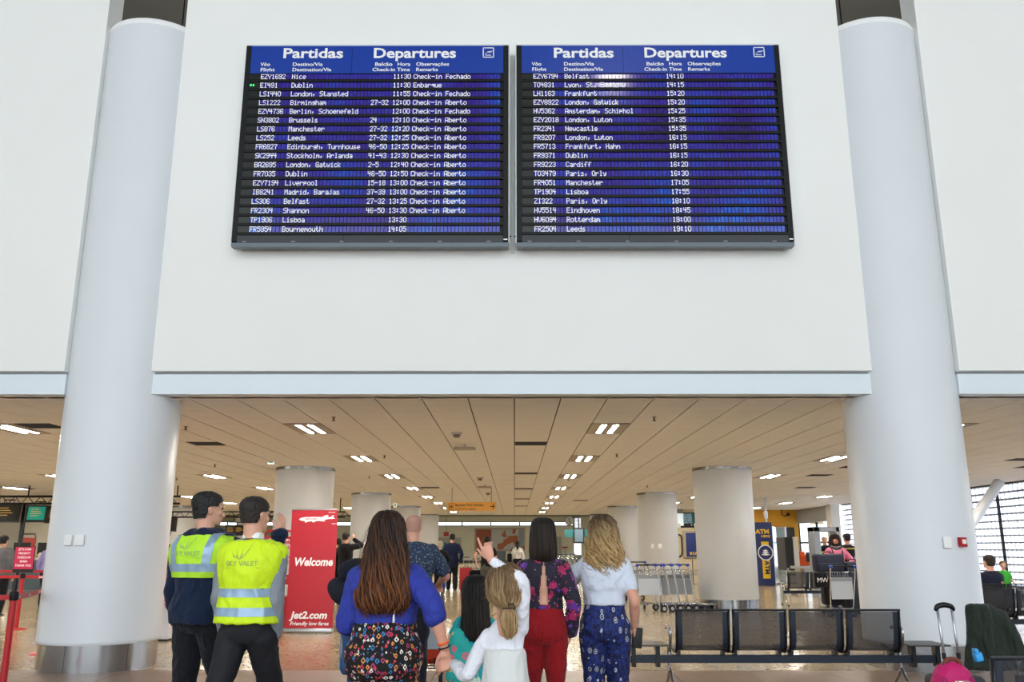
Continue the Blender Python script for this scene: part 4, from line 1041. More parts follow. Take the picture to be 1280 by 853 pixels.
# --- child in white pointing up
E = Human('child', 'fair-haired child in a white top pointing up with a raised arm', -.045, 4.5, 1.31, R(-8), 'c', .68, yaw=R(20), pitch=R(-6), detail=.85, skinm=SKIN3, cat='child')
E.set_arm(-1, (hx+.055, 4.72, hz-.055), pole=(-.2, -.3, -1), hand=(-1, .2, -.25), palm=(0, .8, -.5), world=True, curl=.55)
fx, fz = at(620, 704, 4.42)
E.sh[1] = E.sh[1]+Vector((-.01, 0, .035))
E.set_arm(1, (at(613, 700, 4.44)[0], 4.44, at(613, 700, 4.44)[1]), pole=(1, -.2, -.2), hand=(-.30, .0, .85), palm=(.3, .9, 0), world=True, curl=.3, point=True)
E.body(); WT = mat('white_cotton', 'e9eaf2', .85, noise_amt=.03, nscale=6, bump=.2)
folds(WT, 8)
E.top('white_top', WT, .665, .80, .008, 1.92, .005, amp=.007, gx=1.0, gy=1.0, label='white long-sleeved top')
mb = MB(); mb.stack([(0, 0, .30*E.h, .15, .13), (0, 0, .40*E.h, .14, .12), (0, 0, .50*E.h, .128, .108), (0, 0, .58*E.h, .115, .1), (0, -.003, .66*E.h, .102, .094), (0, -.004, .69*E.h, .097, .089), (0, -.004, .70*E.h, .090, .082)], 40, 2.2)
link('white_skirt', remesh(mb, .010, 3, .006, (14, 14, 4)), mat('skirt_white', 'dcdedb', .9, bump=.3), E.root, True)
E.trousers('pink_leggings', cloth('pink_cloth', 'b02a70'), z1=.5, inf=.004, wide=.0, amp=.002, shoes=mat('shoe_white', 'dcdcdc', .5))
H2 = hairmat('hair_fair', '5e452c', '8f7048', 1.31, 1.05, 'd4b588')
hc = E.headM() @ Vector((0, -.008, .118))
hh = E.h; cx_, cy_ = hc.x, hc.y
E.locks(H2, [(cx_, cy_, hh*1.012, .015, .015), (cx_, cy_, hh*1.004, .05, .055), (cx_, cy_, hh*.985, .075, .085), (cx_, cy_, hh*.95, .092, .103), (cx_, cy_-.005, hh*.91, .092, .103), (cx_+.004, cy_-.014, hh*.88, .078, .09), (cx_+.014, cy_-.045, hh*.86, .045, .05), (cx_+.02, cy_-.085, hh*.845, .018, .02)], 260, .0045, (-180, 180), wav=.02, wfreq=1.3, seed=9, amp=.008, start=0)
px0 = cx_+.024; py0 = cy_-.10
E.locks(H2, [(px0, py0, hh*.855, .014, .013), (px0+.004, py0-.012, hh*.845, .030, .024), (px0+.006, py0-.014, hh*.82, .036, .030), (px0+.008, py0-.008, hh*.79, .032, .026), (px0+.008, py0, hh*.765, .024, .02), (px0+.006, py0, hh*.745, .010, .01)], 70, .005, (-180, 180), wav=.008, wfreq=1.4, seed=12, amp=.003, start=0, name='ponytail', lockname='ponytail_strands')
MB().tube([(px0+math.cos(a)*.019, py0-.012+math.sin(a)*.017, hh*.85) for a in [2*PI*k/16 for k in range(16)]], .006, 6, closed=True).build('hair_bobble', mat('bobble', '3b2a26', .7), E.root, True)
MB().tube([(px0+.02+math.cos(a)*.016, py0-.02, hh*.845+.014+math.sin(a)*.016) for a in [R(-80)+R(240)*k/12 for k in range(13)]], .004, 6).build('bobble_loop', mat('bobble', '3b2a26', .7), E.root, True)
lk = MB()
for i in range(90):
    a = rnd.uniform(-PI, PI); z0 = hh*rnd.uniform(.87, .985); rr = .095+.0*rnd.random(); o_ = rnd.uniform(.008, .03)
    p = Vector((cx_+math.cos(a)*rr*.93, cy_+math.sin(a)*rr, z0)); dd = Vector((math.cos(a), math.sin(a), rnd.uniform(-.3, .8)))
    lk.tube([p, p+dd*o_*.6+Vector((0, 0, .004)), p+dd*o_+Vector((rnd.uniform(-.02, .02), 0, -.012))], .0008, 3)
o = lk.build('loose_strands', H2, E.root); o['kind'] = 'stuff'

# --- little girl in turquoise
Fp = Human('child', 'small child with long black hair and turquoise top, beside the pointing child', -.27, 6.2, 1.20, R(6), 'c', 1.0, detail=1, skinm=SKIN, cat='child')
Fp.set_arm(-1, Vector((-.17, .05, .60)), pole=(-.6, -1, 0))
Fp.body(); TURQ = cloth('turquoise_cloth', '26a6ac', n=.06)
Fp.top('turquoise_top', TURQ, .40, .80, .012, .45, .012, amp=.006, flare=.015)
mb = MB(); mb.stack([(0, 0, .27*1.2, .175, .15), (0, 0, .36*1.2, .15, .125), (0, 0, .44*1.2, .125, .105), (0, 0, .50*1.2, .118, .1)], 40, 2.1)
link('frilled_skirt', remesh(mb, .010, 1, .014, (22, 22, 2)), pat_dots('skirt_print', 'c9dccb', '3f9a8c', 40, .3), Fp.root, True)
Fp.trousers('pale_leggings', cloth('pale_blue', 'a8c0dc'), z1=.46, inf=.006, wide=.0, amp=.003, shoes=mat('shoe_white', 'dcdcdc', .5))
H3 = hairmat('hair_black_long', '0f0b0a', '17110f', 1.2, .9, '3a2d28')
hh = 1.2
Fp.locks(H3, [(0, -.01, hh*1.015, .02, .02), (0, -.01, hh*1.006, .055, .06), (0, -.01, hh*.975, .084, .094), (0, -.015, hh*.92, .090, .098), (0, -.02, hh*.87, .088, .094), (0, -.045, hh*.82, .086, .07), (0, -.07, hh*.76, .094, .045), (0, -.078, hh*.70, .098, .035), (.0, -.078, hh*.655, .085, .026)], 120, .006, (-125, 125), wav=.006, seed=4, amp=.003)
x, z = at(574, 800, 6.1); t = thing('patterned_bag', 'turquoise printed cloth bag hanging beside the small child in turquoise', 'bag', (x, 6.1, 0))
mb = MB(); mb.stack([(-.01, 0, .52, .04, .03), (0, 0, .56, .085, .045), (.02, 0, .68, .095, .05), (.0, 0, .78, .07, .045), (-.005, 0, .84, .04, .03), (-.01, 0, .87, .02, .02)], 24, 2.3)
m = mat('bag_print', '2bb0a8', .8); nt, b = nodes(m); c = coords(nt); v_ = nt.nodes.new('ShaderNodeTexVoronoi'); v_.inputs['Scale'].default_value = 17; nt.links.new(c, v_.inputs['Vector'])
sx = nt.nodes.new('ShaderNodeSeparateXYZ'); nt.links.new(v_.outputs['Color'], sx.inputs[0]); r = ramp(nt, [(0, 'e0788a'), (.3, 'e8d27a'), (.55, '2bb0a8'), (.7, 'e9e4da'), (.85, '1d6f9e')]); nt.links.new(sx.outputs[1], r.inputs[0])
nt.links.new(mixc(nt, mth(nt, 'MULTIPLY', mth(nt, 'LESS_THAN', v_.outputs['Distance'], .42), mth(nt, 'GREATER_THAN', v_.outputs['Distance'], .18)), '2bb0a8', r.outputs[0]), b.inputs['Base Color'])
link('bag_body', remesh(mb, .011, 2, .008, (12, 12, 6)), m, t, True)
MB().tube([(-.03, 0, .85), (-.02, .02, .93), (.03, .03, .95), (.05, 0, .80)], .008, 8).build('strap', TURQ, t, True)
t2 = MB().rbox((0, 0, .53), (.09, .02, .16), .01).build('cloth_hem', TURQ, t, True)

# --- woman in floral blouse and red trousers
G = Human('person', 'person with a dark bob in a floral keyhole-back blouse and red trousers', .21, 6.56, 1.60, 0, 'f', 1.02, detail=1)
G.set_arm(1, Vector((.195, .0, .795)), pole=(.5, -1, 0), hand=(-.35, .1, -1), palm=(-1, .3, 0), curl=.2)
G.set_arm(-1, Vector((-.215, .04, .785)), pole=(-.5, -1, 0))
G.set_leg(-1, Vector((-.075, .05, .075))); G.set_leg(1, Vector((.085, -.10, .075)))
G.body(); RT = cloth('red_cotton', '8f1018', .8, .06, .25, 180)
G.trousers('red_trousers', RT, z1=.625, inf=.006, wide=-.001, amp=.004, shoes=SHOE, gx=1.0, gy=1.05)
hz_ = 1.6
def keyhole(c):
    if c.y > -.02: return True
    z = c.z; z0, z1 = .995, 1.315
    if z < z0 or z > z1: return True
    t = (z-z0)/(z1-z0); wd = .036*min(1, math.sqrt(max(t, 0)/.08))*(1-t)**.8 if t > .0 else 0
    return abs(c.x-.0) > wd+.002
FLO = pat_floral()
G.top('floral_blouse', FLO, .605, .832, .012, 1.95, .014, amp=.006, gx=1.0, gy=1.02, puff=.008, cutpred=keyhole, it=3, vox=.8, label='sheer floral blouse open at the back')
MB().tube([(-.036, -.098, 1.15), (0, -.104, 1.152), (.036, -.098, 1.15)], .0035, 6).build('bra_strap', mat('strap_nude', 'b98d80', .6), G.root, True)
MB().stack([(0, 0, .968, .128, .099), (0, 0, .982, .125, .096)], 36, 2.3, cap=False).build('belt', mat('belt_brown', '3a1210', .5), G.root, True)
for q in (-1, 1): MB().rbox((q*.062, -.112, .885), (.075, .006, .08), .003).build('back_pocket', RT, G.root, True)
H4 = hairmat('hair_dark_bob', '140e0d', '20150f', 1.6, 1.3, '3f2e28')
G.locks(H4, [(0, -.01, 1.618, .02, .02), (0, -.012, 1.608, .055, .06), (0, -.012, 1.575, .080, .096), (0, -.014, 1.525, .086, .102), (0, -.016, 1.47, .090, .104), (0, -.022, 1.415, .092, .098), (0, -.034, 1.37, .094, .082), (0, -.046, 1.33, .092, .062), (0, -.054, 1.30, .08, .042)], 200, .0065, (-130, 130), wav=.004, wfreq=.8, seed=6, amp=.003)

# --- woman with blonde hair
Hn = Human('person', 'person with long wavy blonde hair, white T-shirt and blue paisley trousers', .665, 6.66, 1.62, R(-4), 'f', 1.0, detail=1, skinm=SKIN3)
Hn.set_arm(1, Vector((.215, .03, .835)), pole=(.2, -1, 0), curl=.8)
wx, wz = at(712, 730, 6.60); Hn.set_arm(-1, (wx, 6.60, wz-.03), pole=(-.7, -.1, -1), hand=(-.5, .4, .8), palm=(.3, 1, 0), world=True, curl=.4)
folds(mat('white_jersey', 'd9e0ee', .85, noise_amt=.03, nscale=6, bump=.2))
Hn.body(); Hn.trousers('paisley_trousers', pat_paisley(), z1=.62, inf=.014, wide=.022, amp=.008, shoes=mat('shoe_white', 'dcdcdc', .5), gx=1.0, gy=1.03)
Hn.top('white_tshirt', mat('white_jersey', 'd9e0ee', .85, noise_amt=.03, nscale=6, bump=.2), .612, .832, .020, .66, .016, amp=.008, gx=1.02, gy=1.10, label='loose white T-shirt')
H5 = hairmat('hair_blonde', '3f2c19', 'a07b48', 1.62, 1.38, 'e0c594')
Hn.locks(H5, [(0, -.01, 1.638, .02, .02), (0, -.012, 1.628, .055, .06), (0, -.012, 1.595, .086, .098), (0, -.014, 1.545, .090, .102), (0, -.018, 1.49, .096, .106), (0, -.03, 1.42, .105, .098), (.004, -.052, 1.36, .112, .075), (.006, -.07, 1.30, .112, .056), (.004, -.078, 1.25, .104, .045), (0, -.078, 1.215, .085, .035)], 220, .0072, (-128, 128), wav=.065, wfreq=2.2, seed=8, amp=.014)
t = thing('phone_wallet', 'black phone wallet held in the right hand of the blonde-haired person', 'wallet', tuple(Hn.M @ (Hn.arm[1][1]+Vector((.02, .02, -.08)))))
MB().rbox((0, 0, 0), (.075, .022, .145), .006, Matrix.Rotation(R(6), 4, 'Y')).build('wallet_cover', mat('wallet_black', '08080a', .6), t, True)
MB().box(-.03, .03, .011, .012, -.06, .06, Matrix.Rotation(R(6), 4, 'Y')).build('screen', mat('screen_dark', '05060a', .1), t)

# --- bald man pushing a trolley
D = Human('person', 'bald person in a blue-grey patterned short-sleeved shirt pushing a luggage trolley', -1.03, 9.0, 1.73, 0, 'm', 1.08, detail=1.1, skinm=SKIN3, lean=R(3))
for q in (-1, 1): D.set_arm(q, Vector((q*.24, .34, 1.04)), pole=(q*.9, -1, -.2), hand=(0, .8, -.4), palm=(0, -.3, -1), curl=1.0)
D.set_leg(-1, Vector((-.09, .2, .08))); D.set_leg(1, Vector((.1, -.15, .08)))
D.body(); D.trousers('trousers', cloth('dark_trousers', '1b1d26'), inf=.014, wide=.02)
D.top('patterned_shirt', pat_dots('shirt_print', '26364f', '8fa0b0', 48, .28), .50, .84, .02, .85, .024, amp=.008, gx=1.05, gy=1.1, label='blue-grey patterned shirt')
D.hair_short(mat('shaved_hair', 'b98a78', .6), .001, .85, .34, .0005)

# ================================================================== people farther away
def px_person(px, feet_y=None, d=None):
    return at(px, 700, d)[0]
def far(label, px, d, h, rz=0, kind='m', g=1., det=1.8, top='14151c', topm=None, low='1b1d26', sleeve=2., hair=HBROWN, z0=.5, inf=.02, arms=None, skinm=None, group=None, cat='person', long=False, wide=.02, yaw=0, **kw):
    P = Human('person' if cat == 'person' else 'child', label, at(px, 700, d)[0], d, h, rz, kind, g, detail=det, skinm=skinm, yaw=yaw, cat=cat, **kw)
    if arms:
        for q, (w, pole, hd) in arms.items(): P.set_arm(q, Vector(w), pole=pole, hand=hd)
    P.set_leg(-1, Vector((-.065*h, .04, .046*h))); P.set_leg(1, Vector((.065*h, -.06, .046*h)))
    P.body(eyes=True)
    P.trousers('trousers', cloth('cloth_'+low, low), inf=.014, wide=wide, amp=.006)
    P.jk = P.top('shirt', topm or cloth('cloth_'+top, top), z0, .84, inf, sleeve, inf*.8, amp=.006)
    if hair: P.hair_short(hair, .012 if not long else .016, .8, .26, .004)
    return P
P = far('person in a navy coat walking away with a red trolley case in the far hall', 565, 30.0, 1.86, top='101c38', low='0c0d12', g=1.05, z0=.40, inf=.03, hair=HBLACK, arms={1: ((.30, -.05, .93), (1, -1, 0), None)})
P = far('person in black T-shirt and grey trousers pulling a black case, mid-hall left of centre', 609, 26.0, 1.72, top='111114', low='55544f', sleeve=.6, hair=HBLACK, arms={-1: ((-.30, -.1, .95), (-1, -1, 0), None)})
P = far('person in a white top with a black shoulder bag before the wall map', 647, 38.0, 1.68, kind='f', top='d8d6d4', low='17171c', hair=HBLACK, z0=.56, det=2)
mb = MB(); mb.stack([(0, 0, 1.36, .045, .05), (0, -.02, 1.5, .09, .1), (0, -.02, 1.6, .085, .09), (0, -.02, 1.66, .05, .05)], 18); mb.limb([(0, -.1, 1.52), (.0, -.13, 1.4), (0, -.12, 1.3)], [.05, .05, .02], 10, 3)
link('long_hair', remesh(mb, .015, 2, .003), HBLACK, P.root, True)
t = thing('shoulder_bag', 'black shoulder bag worn by the person in the white top before the map wall', 'bag', (at(637, 700, 37.8)[0], 37.82, 0))
mb = MB(); mb.rbox((0, 0, .98), (.2, .12, .36), .05); link('bag_body', remesh(mb, .02, 2, .004), BLKC, t, True); MB().tube([(.0, 0, 1.14), (.08, 0, 1.3), (.12, .06, 1.44)], .014, 6).build('strap', BLKC, t)
P = far('light-haired elderly person in dark clothes beside the navy-coated traveller', 550, 27.5, 1.60, kind='f', top='131318', low='0e0e12', hair=HGREY, arms={1: ((.14, .28, 1.0), (1, -1, -.3), None)})
P = far('person in a black jacket and jeans raising a hand to the face', 432, 24.0, 1.80, top='0d0e14', low='2b4668', hair=HBROWN, rz=R(-30), z0=.46, inf=.03, arms={1: ((.10, .2, 1.62), (1, .2, -1), (0, -.2, 1))})
P = far('dark-haired person in a black coat standing left of the one with raised hand', 422.5, 25.5, 1.66, top='0a0a0e', low='0c0c10', hair=HBLACK, z0=.38, inf=.03)
P = far('person in an orange and yellow hi-vis top beside the far right column', 768, 40.0, 1.80, rz=R(60), top='ff5a14', low='20242c', hair=HBLACK, arms=None)
band(P.jk, 1.15, 1.28, 'yellow_band', .004, HIVIS)
P = far('person with a backpack and grey shirt standing behind the left big column', 203, 18.0, 1.72, top='8c9099', low='12131a', sleeve=.8, hair=HBROWN)
t = thing('backpack', 'black backpack on the grey-shirted person behind the left big column', 'backpack', (at(206, 700, 17.7)[0], 17.81, 0))
mb = MB(); mb.rbox((0, 0, 1.22), (.30, .16, .48), .07); link('pack_body', remesh(mb, .02, 2, .004), BLKC, t, True); MB().rbox((0, -.1, 1.12), (.22, .06, .22), .03).build('front_pocket', BLKC, t, True)
P = far('person in a grey hooded top at the left edge by the check-in desks', 2, 19.0, 1.66, kind='f', top='6a6b70', low='15161b', hair=HBLACK, z0=.5, inf=.05, g=1.2)
P = far('person in lilac shirt at the check-in counter, half hidden by the left big column', 62, 21.5, 1.62, top='8a84b8', low='15161b', hair=HBROWN, kind='f')
# pink top woman by the security arch
P = far('person with curly dark hair and pink top near the security arch', 1046, 20.0, 1.70, rz=R(175), kind='f', g=1.1, top='c9718c', low='223250', hair=None, det=1.4, z0=.53, arms={1: ((.20, .20, .98), (1, -.8, 0), (-1, .3, 0)), -1: ((-.20, .2, .98), (-1, -.8, 0), (1, .3, 0))}, pitch=R(-14), skinm=SKIN2)
Hc = hairmat('hair_curly', '1d120f', '2b1a14', 1.7, 1.35, '4a3026'); Hc = MATS['hair_curly']
P.locks(Hc, [(0, -.01, 1.70, .02, .02), (0, -.015, 1.69, .06, .06), (0, -.02, 1.66, .095, .09), (0, -.035, 1.60, .115, .09), (0, -.045, 1.53, .125, .085), (0, -.05, 1.46, .13, .075), (0, -.05, 1.39, .12, .06), (0, -.05, 1.35, .09, .04)], 110, .011, (-140, 140), wav=.02, wfreq=3, seed=2, amp=.006)
mb = MB(); mb.tube([(math.cos(a)*.092, .015+math.sin(a)*.085, 1.405-.02*math.sin(a)) for a in [2*PI*k/18 for k in range(18)]], .036, 10, closed=True)
link('scarf', remesh(mb, .012, 2, .008, (20, 20, 20)), pat_dots('scarf_print', '3b3c40', 'a5a4a2', 30, .3), P.root, True)
for q in (-1, 1): MB().tube([(q*.10, -.11, 1.05), (q*.12, -.09, 1.36), (q*.115, .02, 1.43), (q*.10, .13, 1.30), (q*.115, .14, 1.10)], .014, 8).build('backpack_strap', BLKC, P.root, True)
P = far('security guard with grey hair in black uniform inside the arch', 1033, 29.6, 1.76, rz=R(180), top='111216', low='101116', hair=HGREY, det=2); band(P.jk, 1.22, 1.28, 'badge_band', .004, mat('badge_yellow', 'c9b23c', .6))
P = far('guard in a black uniform with yellow back marks right of the arch', 1060, 23.0, 1.76, rz=R(20), top='14161a', low='101116', hair=HBLACK, det=2, arms={1: ((.22, .05, .98), (1.5, -1, 0), None)})
mb = MB(); put_text(mb, 'POLICIA', 0, 0, 1.34, .05, .01, align='CENTER'); project(mb, P.jk, 'back_marks', mat('mark_yellow', 'c9c23c', .6), P.jk, .006) if False else None
band(P.jk, 1.36, 1.39, 'shoulder_mark', .004, mat('badge_yellow', 'c9b23c', .6))

# ================================================================== objects
def lab_text(parent, s, x, y, z, size, m, name='lettering', **k):
    mb = MB(); put_text(mb, s, x, y, z, size, **k); return mb.build(name, m, parent, fix=False)
# welcome roll-up banner
bx0, bx1 = at(357, 780, 15.3)[0], at(416, 780, 15.3)[0]; W = bx1-bx0
t = thing('banner', 'red roll-up welcome banner with a white aeroplane, beside the first left hall column', 'banner', (bx0, 15.3, 0))
MB().rbox((W/2, 0, .045), (W+.02, .16, .07), .02).build('base', ALU, t, True); MB().box(0, W, -.006, .0, .08, 2.04).build('sheet', REDPRINT, t)
MB().cyl((0, 0, 2.045), (W, 0, 2.045), .014).build('top_rail', ALU, t); MB().cyl((W/2, .03, .08), (W/2, .02, 2.04), .012).build('support_pole', ALU, t)
tx = MB(); yb = -.008
put_text(tx, 'Welcome', W*.10, yb, 1.10, .19, .03, shear=.22, width=W*.82); tx.build('lettering', WHITEP, t, fix=False); tx = MB(); put_text(tx, 'Jet2.com', W*.10, yb, .235, .16, .035, shear=.22, width=W*.80); tx.build('lettering', WHITEP, t, fix=False); tx = MB(); put_text(tx, 'Friendly low fares', W*.09, yb, .125, .085, .02, shear=.2, width=W*.82)
put_text(tx, 'RP NTLR', W*.80, yb, 1.985, .03, width=W*.14)
tx.build('lettering', WHITEP, t, fix=False)
pl = MB(); s = W
P_ = [(.16, .0), (.20, .03), (.30, .045), (.50, .05), (.66, .045), (.72, .075), (.80, .085), (.78, .045), (.86, .05), (.88, .075), (.92, .08), (.905, .04), (.95, .02), (.88, .012), (.80, .01), (.70, -.01), (.74, -.03), (.70, -.035), (.60, -.025), (.52, -.03), (.50, -.05), (.46, -.05), (.45, -.03), (.36, -.04), (.32, -.055), (.29, -.05), (.30, -.03), (.22, -.022)]
pl.poly([(x*s, 1.875+z*s*1.15) for x, z in P_], yb-.002, yb); pl.build('aeroplane_print', WHITEP, t)
lab_text(t, 'Jet2.com', W*.30, yb-.004, 1.873, .05, REDPRINT, 'aeroplane_lettering', width=W*.26, bold=.02)
MB().box(W*.88, W*.99, yb-.001, yb, 1.80, 1.808, Matrix.Rotation(0, 4, 'Y')).build('trail_line', WHITEP, t)
# baggage allowance sign stand behind the men
x0 = at(352, 730, 16.0)[0]; t = thing('sign_stand', 'red framed bag-size sign just left of the red welcome banner', 'sign', (x0-.06, 16.0, 0))
MB().tube([(-.30, 0, .1), (-.30, 0, 1.62), (-.27, 0, 1.68), (-.2, 0, 1.70), (.12, 0, 1.70), (.19, 0, 1.68), (.22, 0, 1.62), (.22, 0, .1)], .018, 8).build('frame', RED, t, True)
MB().box(-.30, .22, -.16, .3, .04, .56).build('cage', RED, t, bevel=.01)
sh = MB().box(-.27, .195, -.012, .0, .72, 1.60).build('sheet', WHITEP, t); MB().box(-.27, .195, -.014, -.012, 1.46, 1.60).build('red_field', REDPRINT, sh); MB().box(-.25, .175, -.014, -.012, .76, .93).build('red_field', REDPRINT, sh)
tx = MB(); put_text(tx, 'Jet2.com', -.21, -.016, 1.51, .09, .02, width=.38); put_text(tx, '& jet2holidays', -.2, -.016, 1.475, .03, width=.36); put_text(tx, 'BAG IN, CABIN', -.2, -.016, .86, .05, .01, width=.34); put_text(tx, 'BAG IN, OK.', -.2, -.016, .79, .05, .01, width=.30); tx.build('lettering', WHITEP, sh, fix=False)
tx = MB()
for i, sx_ in enumerate(('DOES THE', 'CHECK', 'IN HAND', 'BAGGAGE')): put_text(tx, sx_, -.21, -.016, 1.375-.085*i, .085, .02, width=.38)
cpts = [(-.03+math.cos(2*PI*k/24)*.1, -.016, 1.02+math.sin(2*PI*k/24)*.07) for k in range(24)]; tx.tube(cpts, .008, 6, closed=True); put_text(tx, 'OK', -.08, -.016, 1.0, .07, .02); tx.build('lettering', REDPRINT, sh, fix=False)
# white jet2holidays podium
xr = at(212, 770, 13.95)[0]; t = thing('promotion_podium', 'white podium with a sun logo behind the left big column', 'podium', (xr-1.1, 13.95, 0))
MB().box(0, 1.1, 0, .5, .03, .86).build('podium_body', mat('podium_white', 'dfe1e8', .5), t, bevel=.008); MB().box(-.01, 1.11, -.01, .51, .86, .90).build('counter_edge', DARK, t); MB().box(-.01, 1.11, -.015, .50, .90, .95).build('red_top', RED, t); MB().box(0.01, 1.09, .01, .49, 0, .03).build('plinth', DARK, t)
tx = MB(); put_text(tx, 'Jet2', .45, -.004, .50, .2, .03, shear=.2); put_text(tx, 'holidays', .36, -.004, .38, .2, .028, width=.62); tx.build('logo_lettering', mat('logo_brown', 'a8451e', .5), t, fix=False)
tx = MB(); put_text(tx, 'Package holidays you can trust', .36, -.004, .315, .05, .01, width=.6); tx.build('small_lettering', mat('logo_blue', '5a6fa0', .5), t, fix=False)
sn = MB()
for k in range(9):
    a = R(20+k*28); cx_, cz_ = .98, .50; sn.tube([(cx_+math.cos(a)*.07, -.006, cz_+math.sin(a)*.09), (cx_+math.cos(a)*.11, -.006, cz_+math.sin(a)*.14)], .006, 5)
sn.tube([(cx_+math.cos(R(a))*.05, -.006, cz_+math.sin(R(a))*.06) for a in range(-20, 230, 20)], .005, 5); sn.build('sun_logo', mat('logo_orange', 'd8702a', .5), t)
# queue posts
def queue_post(x, y, lab, h=.96, hook=None):
    t = thing('queue_post', lab, 'post', (x, y, 0), group='red queue posts')
    MB().lathe([(.17, 0), (.17, .012), (.14, .025), (.05, .03)], 32).build('base', RED, t, 'auto'); MB().cyl((0, 0, .02), (0, 0, h-.06), .034, n=20).build('pole', RED, t, 'auto')
    MB().lathe([(.042, h-.09), (.046, h-.08), (.046, h-.01), (.036, h)], 20).build('belt_head', BLACKM, t, 'auto'); return t
def belt(p0, p1, lab, txt=True, sag=.0):
    t = thing('queue_belt', lab, 'belt', p0); d = Vector(p1)-Vector(p0); n = 8; mb = MB(); vs = []; fs = []
    for i in range(n+1):
        u = i/n; p = d*u; z = -sag*4*u*(1-u)
        for dz in (-.025, .025):
            vs.append((p.x, p.y, p.z+z+dz))
    for i in range(n): fs.append((2*i, 2*i+2, 2*i+3, 2*i+1))
    o = mb.add(vs, fs).build('strap', RED, t, fix=False); so_ = o.modifiers.new('s', 'SOLIDIFY'); so_.thickness = .003
    if txt:
        L = math.hypot(d.x, d.y); ang = math.atan2(d.y, d.x); m2 = MB()
        for q in range(max(1, int(L/.8))):
            m = MB(); put_text(m, 'Jet2.com', .25+q*.8, -.004, -.014, .042, .02); m2.add(m.v, m.f, Matrix.Rotation(ang, 4, 'Z') @ Matrix.Shear('XY', 4, (0, 0)))
        m2.v = [(a, b, c+d.z*(math.hypot(a, b)/L)-sag*4*(math.hypot(a, b)/L)*(1-math.hypot(a, b)/L)) for a, b, c in m2.v]
        if d.x < 0: pass
        m2.build('strap_lettering', WHITEP, t, fix=False)
q1 = (-5.18, 9.3); q2 = (-8.75, 15.9)
queue_post(*q1, 'red queue post nearest the left edge of the hall')
queue_post(*q2, 'red queue post carrying the small pink-red sign, near the left edge')
xq = at(211, 790, 14.7)[0]; queue_post(xq, 14.75, 'red queue post right of the white podium')
queue_post(-8.1, 12.0, 'red queue post at the far left, just outside the queue')
queue_post(-6.38, 12.34, 'red queue post hidden behind the left big column')
belt((-5.2, 9.34, .90), (-6.35, 12.3, .90), 'red queue belt running back from the nearest left post', True, .03)
belt((-8.1, 9.2, .90), (-5.22, 9.3, .90), 'red queue belt leaving the nearest left post towards the left', True, .02)
belt((-8.70, 15.9, .90), (-6.1, 15.8, .90), 'red queue belt to the right of the post with the small sign', True, .02)
belt((-12.2, 15.6, .90), (-8.8, 15.9, .90), 'red queue belt to the left of the post with the small sign', True, .02)
belt((-12.2, 18.6, .92), (-6.2, 18.6, .92), 'upper red queue belt farther back at the left', False, .0)
t = thing('queue_sign', 'small pink-red notice in a frame standing on a queue post at the left', 'sign', (-8.75, 15.88, .97)); MB().box(-.17, .17, -.012, .0, .06, .44).build('sheet', mat('notice_pink', 'c01f4c', .45), t); MB().box(-.18, .18, -.006, .006, .0, .45).build('frame', DARK, t)
tx = MB()
for i, s_ in enumerate(('JET2.COM', 'PRIORITY', 'CHECK-IN', 'SPAIN', 'THANK YOU')): put_text(tx, s_, 0, -.016, .385-.07*i, .05, .015, align='CENTER')
tx.build('lettering', WHITEP, t, fix=False)
# plates on the big columns
def plate(cx, cy, r, px, py, w, h, nm, lab, cat, m, d=.03):
    # point on the front of a column seen at px
    y = cy-r
    for _ in range(6):
        x, z = at(px, py, y); dx = max(-r*.98, min(r*.98, x-cx)); y = cy-math.sqrt(r*r-dx*dx)
    a = math.atan2(x-cx, cy-y); t = thing(nm, lab, cat, (x, y, z), a)
    MB().rbox((0, -d/2, 0), (w, d, h), .006).build('cover', m, t, True); return t
plate(CX[0], CY, .70, 86.5, 675.5, .10, .125, 'wall_plate', 'left one of the two white plates on the left big column', 'plate', WHITEP)
plate(CX[0], CY, .70, 100, 675.5, .115, .125, 'wall_plate', 'right one of the two white plates on the left big column', 'plate', WHITEP)
plate(CX[1], CY, .70, 1183, 678.5, .10, .13, 'wall_plate', 'white ribbed plate left of the fire alarm on the right big column', 'plate', WHITEP)
t = plate(CX[1], CY, .70, 1201, 678, .10, .11, 'fire_alarm', 'small red fire alarm call point on the right big column', 'alarm', RED, .05)
MB().box(-.03, .03, -.055, -.05, -.02, .03).build('call_face', WHITEP, t)
plate(5.08, 21.1, .69, 880, 683, .09, .11, 'wall_plate', 'white plate hidden low on the nearest right hall column', 'plate', WHITEP) if False else None
for px in (815.5, 825): plate(5.08, 31.0, .69, px, 683, .12, .15, 'wall_plate', '%s one of two white plates on the second right hall column' % ('left' if px < 820 else 'right'), 'plate', WHITEP)
plate(-5.08, 31.0, .69, 456, 681.5, .13, .17, 'wall_plate', 'white plate on the second column of the left row', 'plate', WHITEP)
